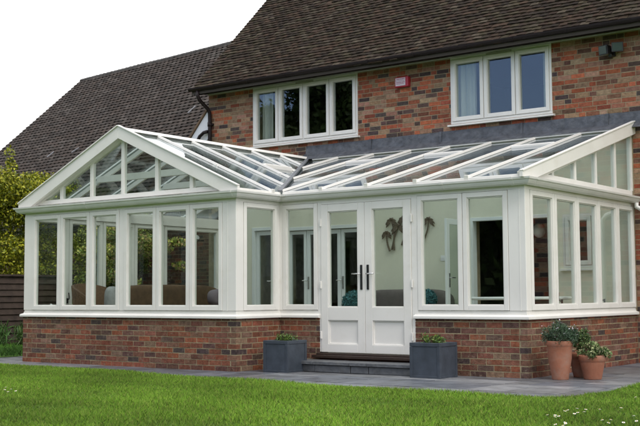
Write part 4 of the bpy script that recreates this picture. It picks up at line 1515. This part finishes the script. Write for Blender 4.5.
def fluffy(x, y, z, r_, label):
    n = 2600
    d = rng.normal(size=(n, 3)); d /= np.linalg.norm(d, axis=1, keepdims=True)
    pts = np.array([x, y, z]) + d * np.array(r_) * rng.uniform(.85, 1.1, (n, 1))
    c = np.array([[.055, .16, .17]]) * rng.uniform(.5, 1.6, (n, 1))
    o = empty('cushion', (x, y, z), label, 'cushion', 'turquoise fluffy cushions')
    m = MB(); m.blob((x, y, z), tuple(v * .9 for v in r_), 16, 10, sq=2.6, col=(.05, .15, .16)); m.build('filling', TURQ, o)
    leaves('fluff', pts, .05, c, TURQ, o, aspect=.35)


fluffy(3.90, -.95, .90, (.24, .16, .17), 'turquoise fluffy cushion seen through the left double door')
fluffy(5.02, -.60, .93, (.16, .12, .15), 'turquoise fluffy cushion seen through the window right of the doors')
tb = empty('round_table', (7.35, -2.0, .222), 'round white topped table inside the right corner of the conservatory', 'table')
m = MB(); m.lathe((7.32, -1.95, .93), [(.66, 0), (.70, .012), (.70, .03), (.68, .042)], 48); m.build('tabletop', WHT, tb, smooth=False)
m = MB(); m.lathe((7.32, -1.95, .222), [(.26, 0), (.26, .03), (.05, .08), (.045, .70)], 24); m.build('pedestal', WHT, tb, smooth=True)
# palms
pa = empty('palm_wall_art', (4.2, -.03, 2.0), 'dark bronze palm tree wall sculpture on the cream wall', 'wall art')


def palm(x0, z0, x1, z1, bend, r_):
    m = MB()
    pts = [(x0 + (x1 - x0) * t + bend * math.sin(math.pi * t), -.045, z0 + (z1 - z0) * t) for t in [i / 8 for i in range(9)]]
    m.tube(pts, [.017 - .008 * i / 8 for i in range(9)], 8)
    for i in range(1, 8):
        m.tube([(pts[i][0] - .0, -.045, pts[i][2] - .006), (pts[i][0], -.045, pts[i][2] + .006)], .020 - .001 * i, 8)
    p = m.build('palm', BRONZE, pa)
    m = MB()
    for k in range(8):
        a = R(-25 + k * 33)
        dx, dz = math.cos(a), math.sin(a)
        prev = None
        q = []
        for t in (0, .3, .6, .85, 1):
            q.append(Vector((x1 + dx * r_ * t, -.045 - .02 * math.sin(t * 3), z1 + dz * r_ * t * .8 - r_ * .55 * t * t * (abs(dx) * .8 + .2))))
        wd_ = [.012, .040, .045, .028, .004]
        for i in range(4):
            a_, b_ = q[i], q[i + 1]
            dd = (b_ - a_).normalized(); sd = Vector((-dd.z, 0, dd.x))
            m.hexa([a_ - sd * wd_[i] * .5, a_ + sd * wd_[i] * .5, b_ + sd * wd_[i + 1] * .5, b_ - sd * wd_[i + 1] * .5] +
                   [v + Vector((0, .008, 0)) for v in (a_ - sd * wd_[i] * .5, a_ + sd * wd_[i] * .5, b_ + sd * wd_[i + 1] * .5, b_ - sd * wd_[i + 1] * .5)])
    m.build('frond', BRONZE, p)


palm(3.97, 1.75, 3.91, 2.04, -.02, .10)
palm(4.01, 1.77, 4.01, 2.25, .05, .12)
palm(4.06, 1.76, 4.14, 2.14, -.04, .14)
palm(4.21, 1.84, 4.26, 2.27, .04, .13)
palm(4.61, 1.86, 4.74, 2.23, .03, .12)
m = MB(); m.box(4.95, 5.07, -.024, -.0145, 1.56, 1.65); m.box(4.985, 5.0, -.03, -.0245, 1.59, 1.62); m.box(5.02, 5.035, -.03, -.0245, 1.59, 1.62)
tag(m.build('light_switch', WHT), 'white double light switch on the cream wall left of the open door', 'light switch')
pn = empty('pendant_lamp', (6.25, .9, 2.0), 'white globe lamp hanging in the dark inner doorway', 'lamp')
m = MB(); m.blob((6.42, .6, 2.03), (.10, .10, .12), 16, 10); m.build('globe', WHT, pn, smooth=True)
m = MB(); m.tube([(6.42, .6, 2.15), (6.42, .6, 2.6)], .004, 6); m.build('cord', BLACK, pn)

# ------------------------------------------------------------------ fence, hedge, trees
fe = empty('garden_fence', (-4.2, -2, 0), 'dark weathered timber fence of horizontal boards on the left', 'fence')
for i, y in enumerate([-8.2, -6.4, -4.6, -2.8, -1.05, .55]):
    m = MB(); m.box(-4.27, -4.17, y - .05, y + .05, 0, 1.52); m.build('post', POSTM, fe, bevel=.004)
ys = [-8.2, -6.4, -4.6, -2.8, -1.05, .55]
for a, b in zip(ys, ys[1:]):
    m = MB(); z = .16
    while z < 1.40:
        m.hexa([(-4.225, a + .05, z), (-4.185 + random.uniform(-.004, .004), a + .05, z), (-4.185 + random.uniform(-.006, .006), b - .05, z), (-4.225, b - .05, z),
                (-4.225, a + .05, z + .15), (-4.215, a + .05, z + .145), (-4.215, b - .05, z + .145 + random.uniform(-.006, .006)), (-4.225, b - .05, z + .15)])
        z += .125
    m.box(-4.25, -4.16, a + .05, b - .05, 1.43, 1.47)
    m.build('board_panel', FENCE, fe)
    m = MB(); m.box(-4.24, -4.19, a + .05, b - .05, .0, .15); m.build('gravel_board', FENCE, fe)


def shrub(name, label, cat, cs, rs, n, size, pal, trunk, group=None, shell=.5):
    x = sum(c[0] for c in cs) / len(cs); y = sum(c[1] for c in cs) / len(cs)
    o = empty(name, (x, y, 0), label, cat, group)
    pts, idx = clumps(cs, rs, n, shell)
    pts = pts[pts[:, 2] > .05]; idx = idx[:len(pts)]
    leaves('crown' if trunk else 'foliage', pts, size, leafcol(pal, idx, len(pts), len(cs)), parent=o)
    m = MB()
    for t_ in trunk or [[(x, y, 0), (x, y, .4)]]:
        k = len(t_); m.tube(t_[:], [(.09 if len(trunk) < 3 else .045) * (1 - .75 * i / (k - 1)) for i in range(k)], 7)
    m.build('trunk', BARK, o)
    return o


cs, rs = [], []
for i in range(120):
    y = random.uniform(-7.5, .35) if i % 3 else random.uniform(-2.4, .5); z = random.uniform(.5, 3.45)
    x = -5.25 + random.uniform(-.5, .45)
    cs.append((x, y, z)); rs.append((random.uniform(.35, .6), random.uniform(.35, .65), random.uniform(.28, .5)))
for i in range(22):
    cs.append((-4.95 + random.uniform(-.3, .2), -2.0 + i * .118, random.uniform(2.9, 3.45))); rs.append((.42, .4, .34))
for y, z, x in [(-.95, 3.75, -5.0), (-1.0, 4.0, -5.02), (.1, 3.45, -4.8), (-.4, 3.5, -5), (-1.4, 3.4, -5)]:
    cs.append((x, y, z)); rs.append((.13, .13, .22) if z > 3.6 else (.3, .3, .25))
HP = [(.22, .25, .016), (.31, .32, .02), (.15, .185, .015), (.38, .38, .028), (.08, .105, .012), (.25, .24, .02)]
tr = [[(-5.2, -6 + i * 1.1, 0), (-5.25, -6 + i * 1.1 + .1, 1.2), (-5.2, -5.9 + i * 1.1, 2.6)] for i in range(6)]
shrub('hedge', 'tall bright yellow green hedge rising above the fence on the left', 'hedge', cs, rs, 110000, .07, HP, tr)
# acer in front of the wing wall
cs = [(-2.3 + random.gauss(0, .6), -.25 + random.gauss(0, .3), 1.95 + random.gauss(0, .42)) for _ in range(40)]
rs = [(.26, .22, .10)] * 40
shrub('acer_tree', 'small yellow green tree in front of the dark brick wing, seen through the glazing', 'tree', cs, rs, 9500, .06,
      [(.32, .35, .06), (.20, .27, .05), (.42, .28, .12), (.14, .20, .04), (.46, .42, .11)],
      [[(-2.3, -.1, 0), (-2.25, -.12, .9), (-2.5, -.1, 1.6)], [(-2.25, -.12, .9), (-1.9, -.2, 1.7)]])
cs = [(random.uniform(-4.0, -2.4), .15 + random.gauss(0, .12), random.uniform(.4, 2.55)) for _ in range(46)]
shrub('garden_shrub', 'leafy green shrub between the fence and the small tree, seen through the glazing', 'shrub', cs, [(.28, .22, .26)] * 46, 15000, .07,
      [(.13, .17, .02), (.20, .23, .03), (.09, .12, .02), (.30, .31, .05)], [[(-3.6, .15, 0), (-3.6, .15, 1.8)], [(-2.9, .15, 0), (-2.9, .15, 1.8)]])
# strappy plants at the fence foot
cs = [(-3.75 + random.uniform(-.25, .25), -3.6 + i * .24, .28 + random.uniform(-.1, .15)) for i in range(18)]
pl = empty('border_plants', (-3.8, -2, 0), 'dark green strappy leaves growing at the foot of the fence', 'plants')
pl['kind'] = 'stuff'
pts, idx = clumps(cs, [(.2, .2, .28)] * 18, 2600, .1)
pts[:, 2] = np.abs(pts[:, 2])
leaves('foliage', pts, .20, leafcol([(.035, .085, .02), (.05, .12, .025), (.09, .15, .04)], idx, 2600, 18), parent=pl, aspect=.09, up=1.6)


# trees across the garden, behind the camera: the upstairs windows mirror them
def tree(x, y, h, r_, label):
    cs, rs = [], []
    for _ in range(46):
        a = random.uniform(0, 6.28); t = random.random(); rr = r_ * math.sqrt(random.random()) * (1 - .55 * t)
        cs.append((x + rr * math.cos(a), y + rr * math.sin(a), h * (.22 + .70 * t))); q = random.uniform(.6, 1.0) * r_ * .42
        rs.append((q, q, q * .8))
    tr = [[(x, y, 0), (x + .1, y, h * .3), (x, y + .1, h * .8)]] + [[(x, y, h * .3), (x + r_ * .5 * math.cos(k), y + r_ * .5 * math.sin(k), h * .6)] for k in (0.5, 2.5, 4.4)]
    o = shrub('broadleaf_tree', label, 'tree', cs, rs, 26000, .30, [(.05, .09, .02), (.035, .065, .015), (.07, .11, .03)], tr[:2] + tr[2:], 'trees across the garden mirrored in the upstairs window', shell=.35)


tree(-18.5, -18.5, 11.5, 3.6, 'tall dark tree mirrored in the left panes of the upstairs window')
tree(-13.5, -21.0, 11.2, 3.4, 'tall dark tree mirrored in the middle panes of the upstairs window')
tree(-24, -14, 9.5, 3.8, 'broad dark tree across the garden beyond the fence line')
cs, rs = [], []  # unseen hedge added behind the camera, tall and dense so lower panes mirror dark
for i in range(170):
    cs.append((-27 + i * .256, -24 + random.uniform(-.5, .5), random.choice((.9, 2.3, 3.6, 4.8, 5.7)) + random.uniform(-.4, .4))); rs.append((1.4, .8, 1.2))
shrub('unseen_hedge', 'unseen dark hedge added behind the camera to keep the lower window reflections dark', 'hedge', cs, rs, 100000, .55, [(.05, .09, .02), (.035, .065, .015), (.07, .11, .03)],
      [[(-27 + i * 3, -24, 0), (-27 + i * 3, -24, 2)] for i in range(15)])
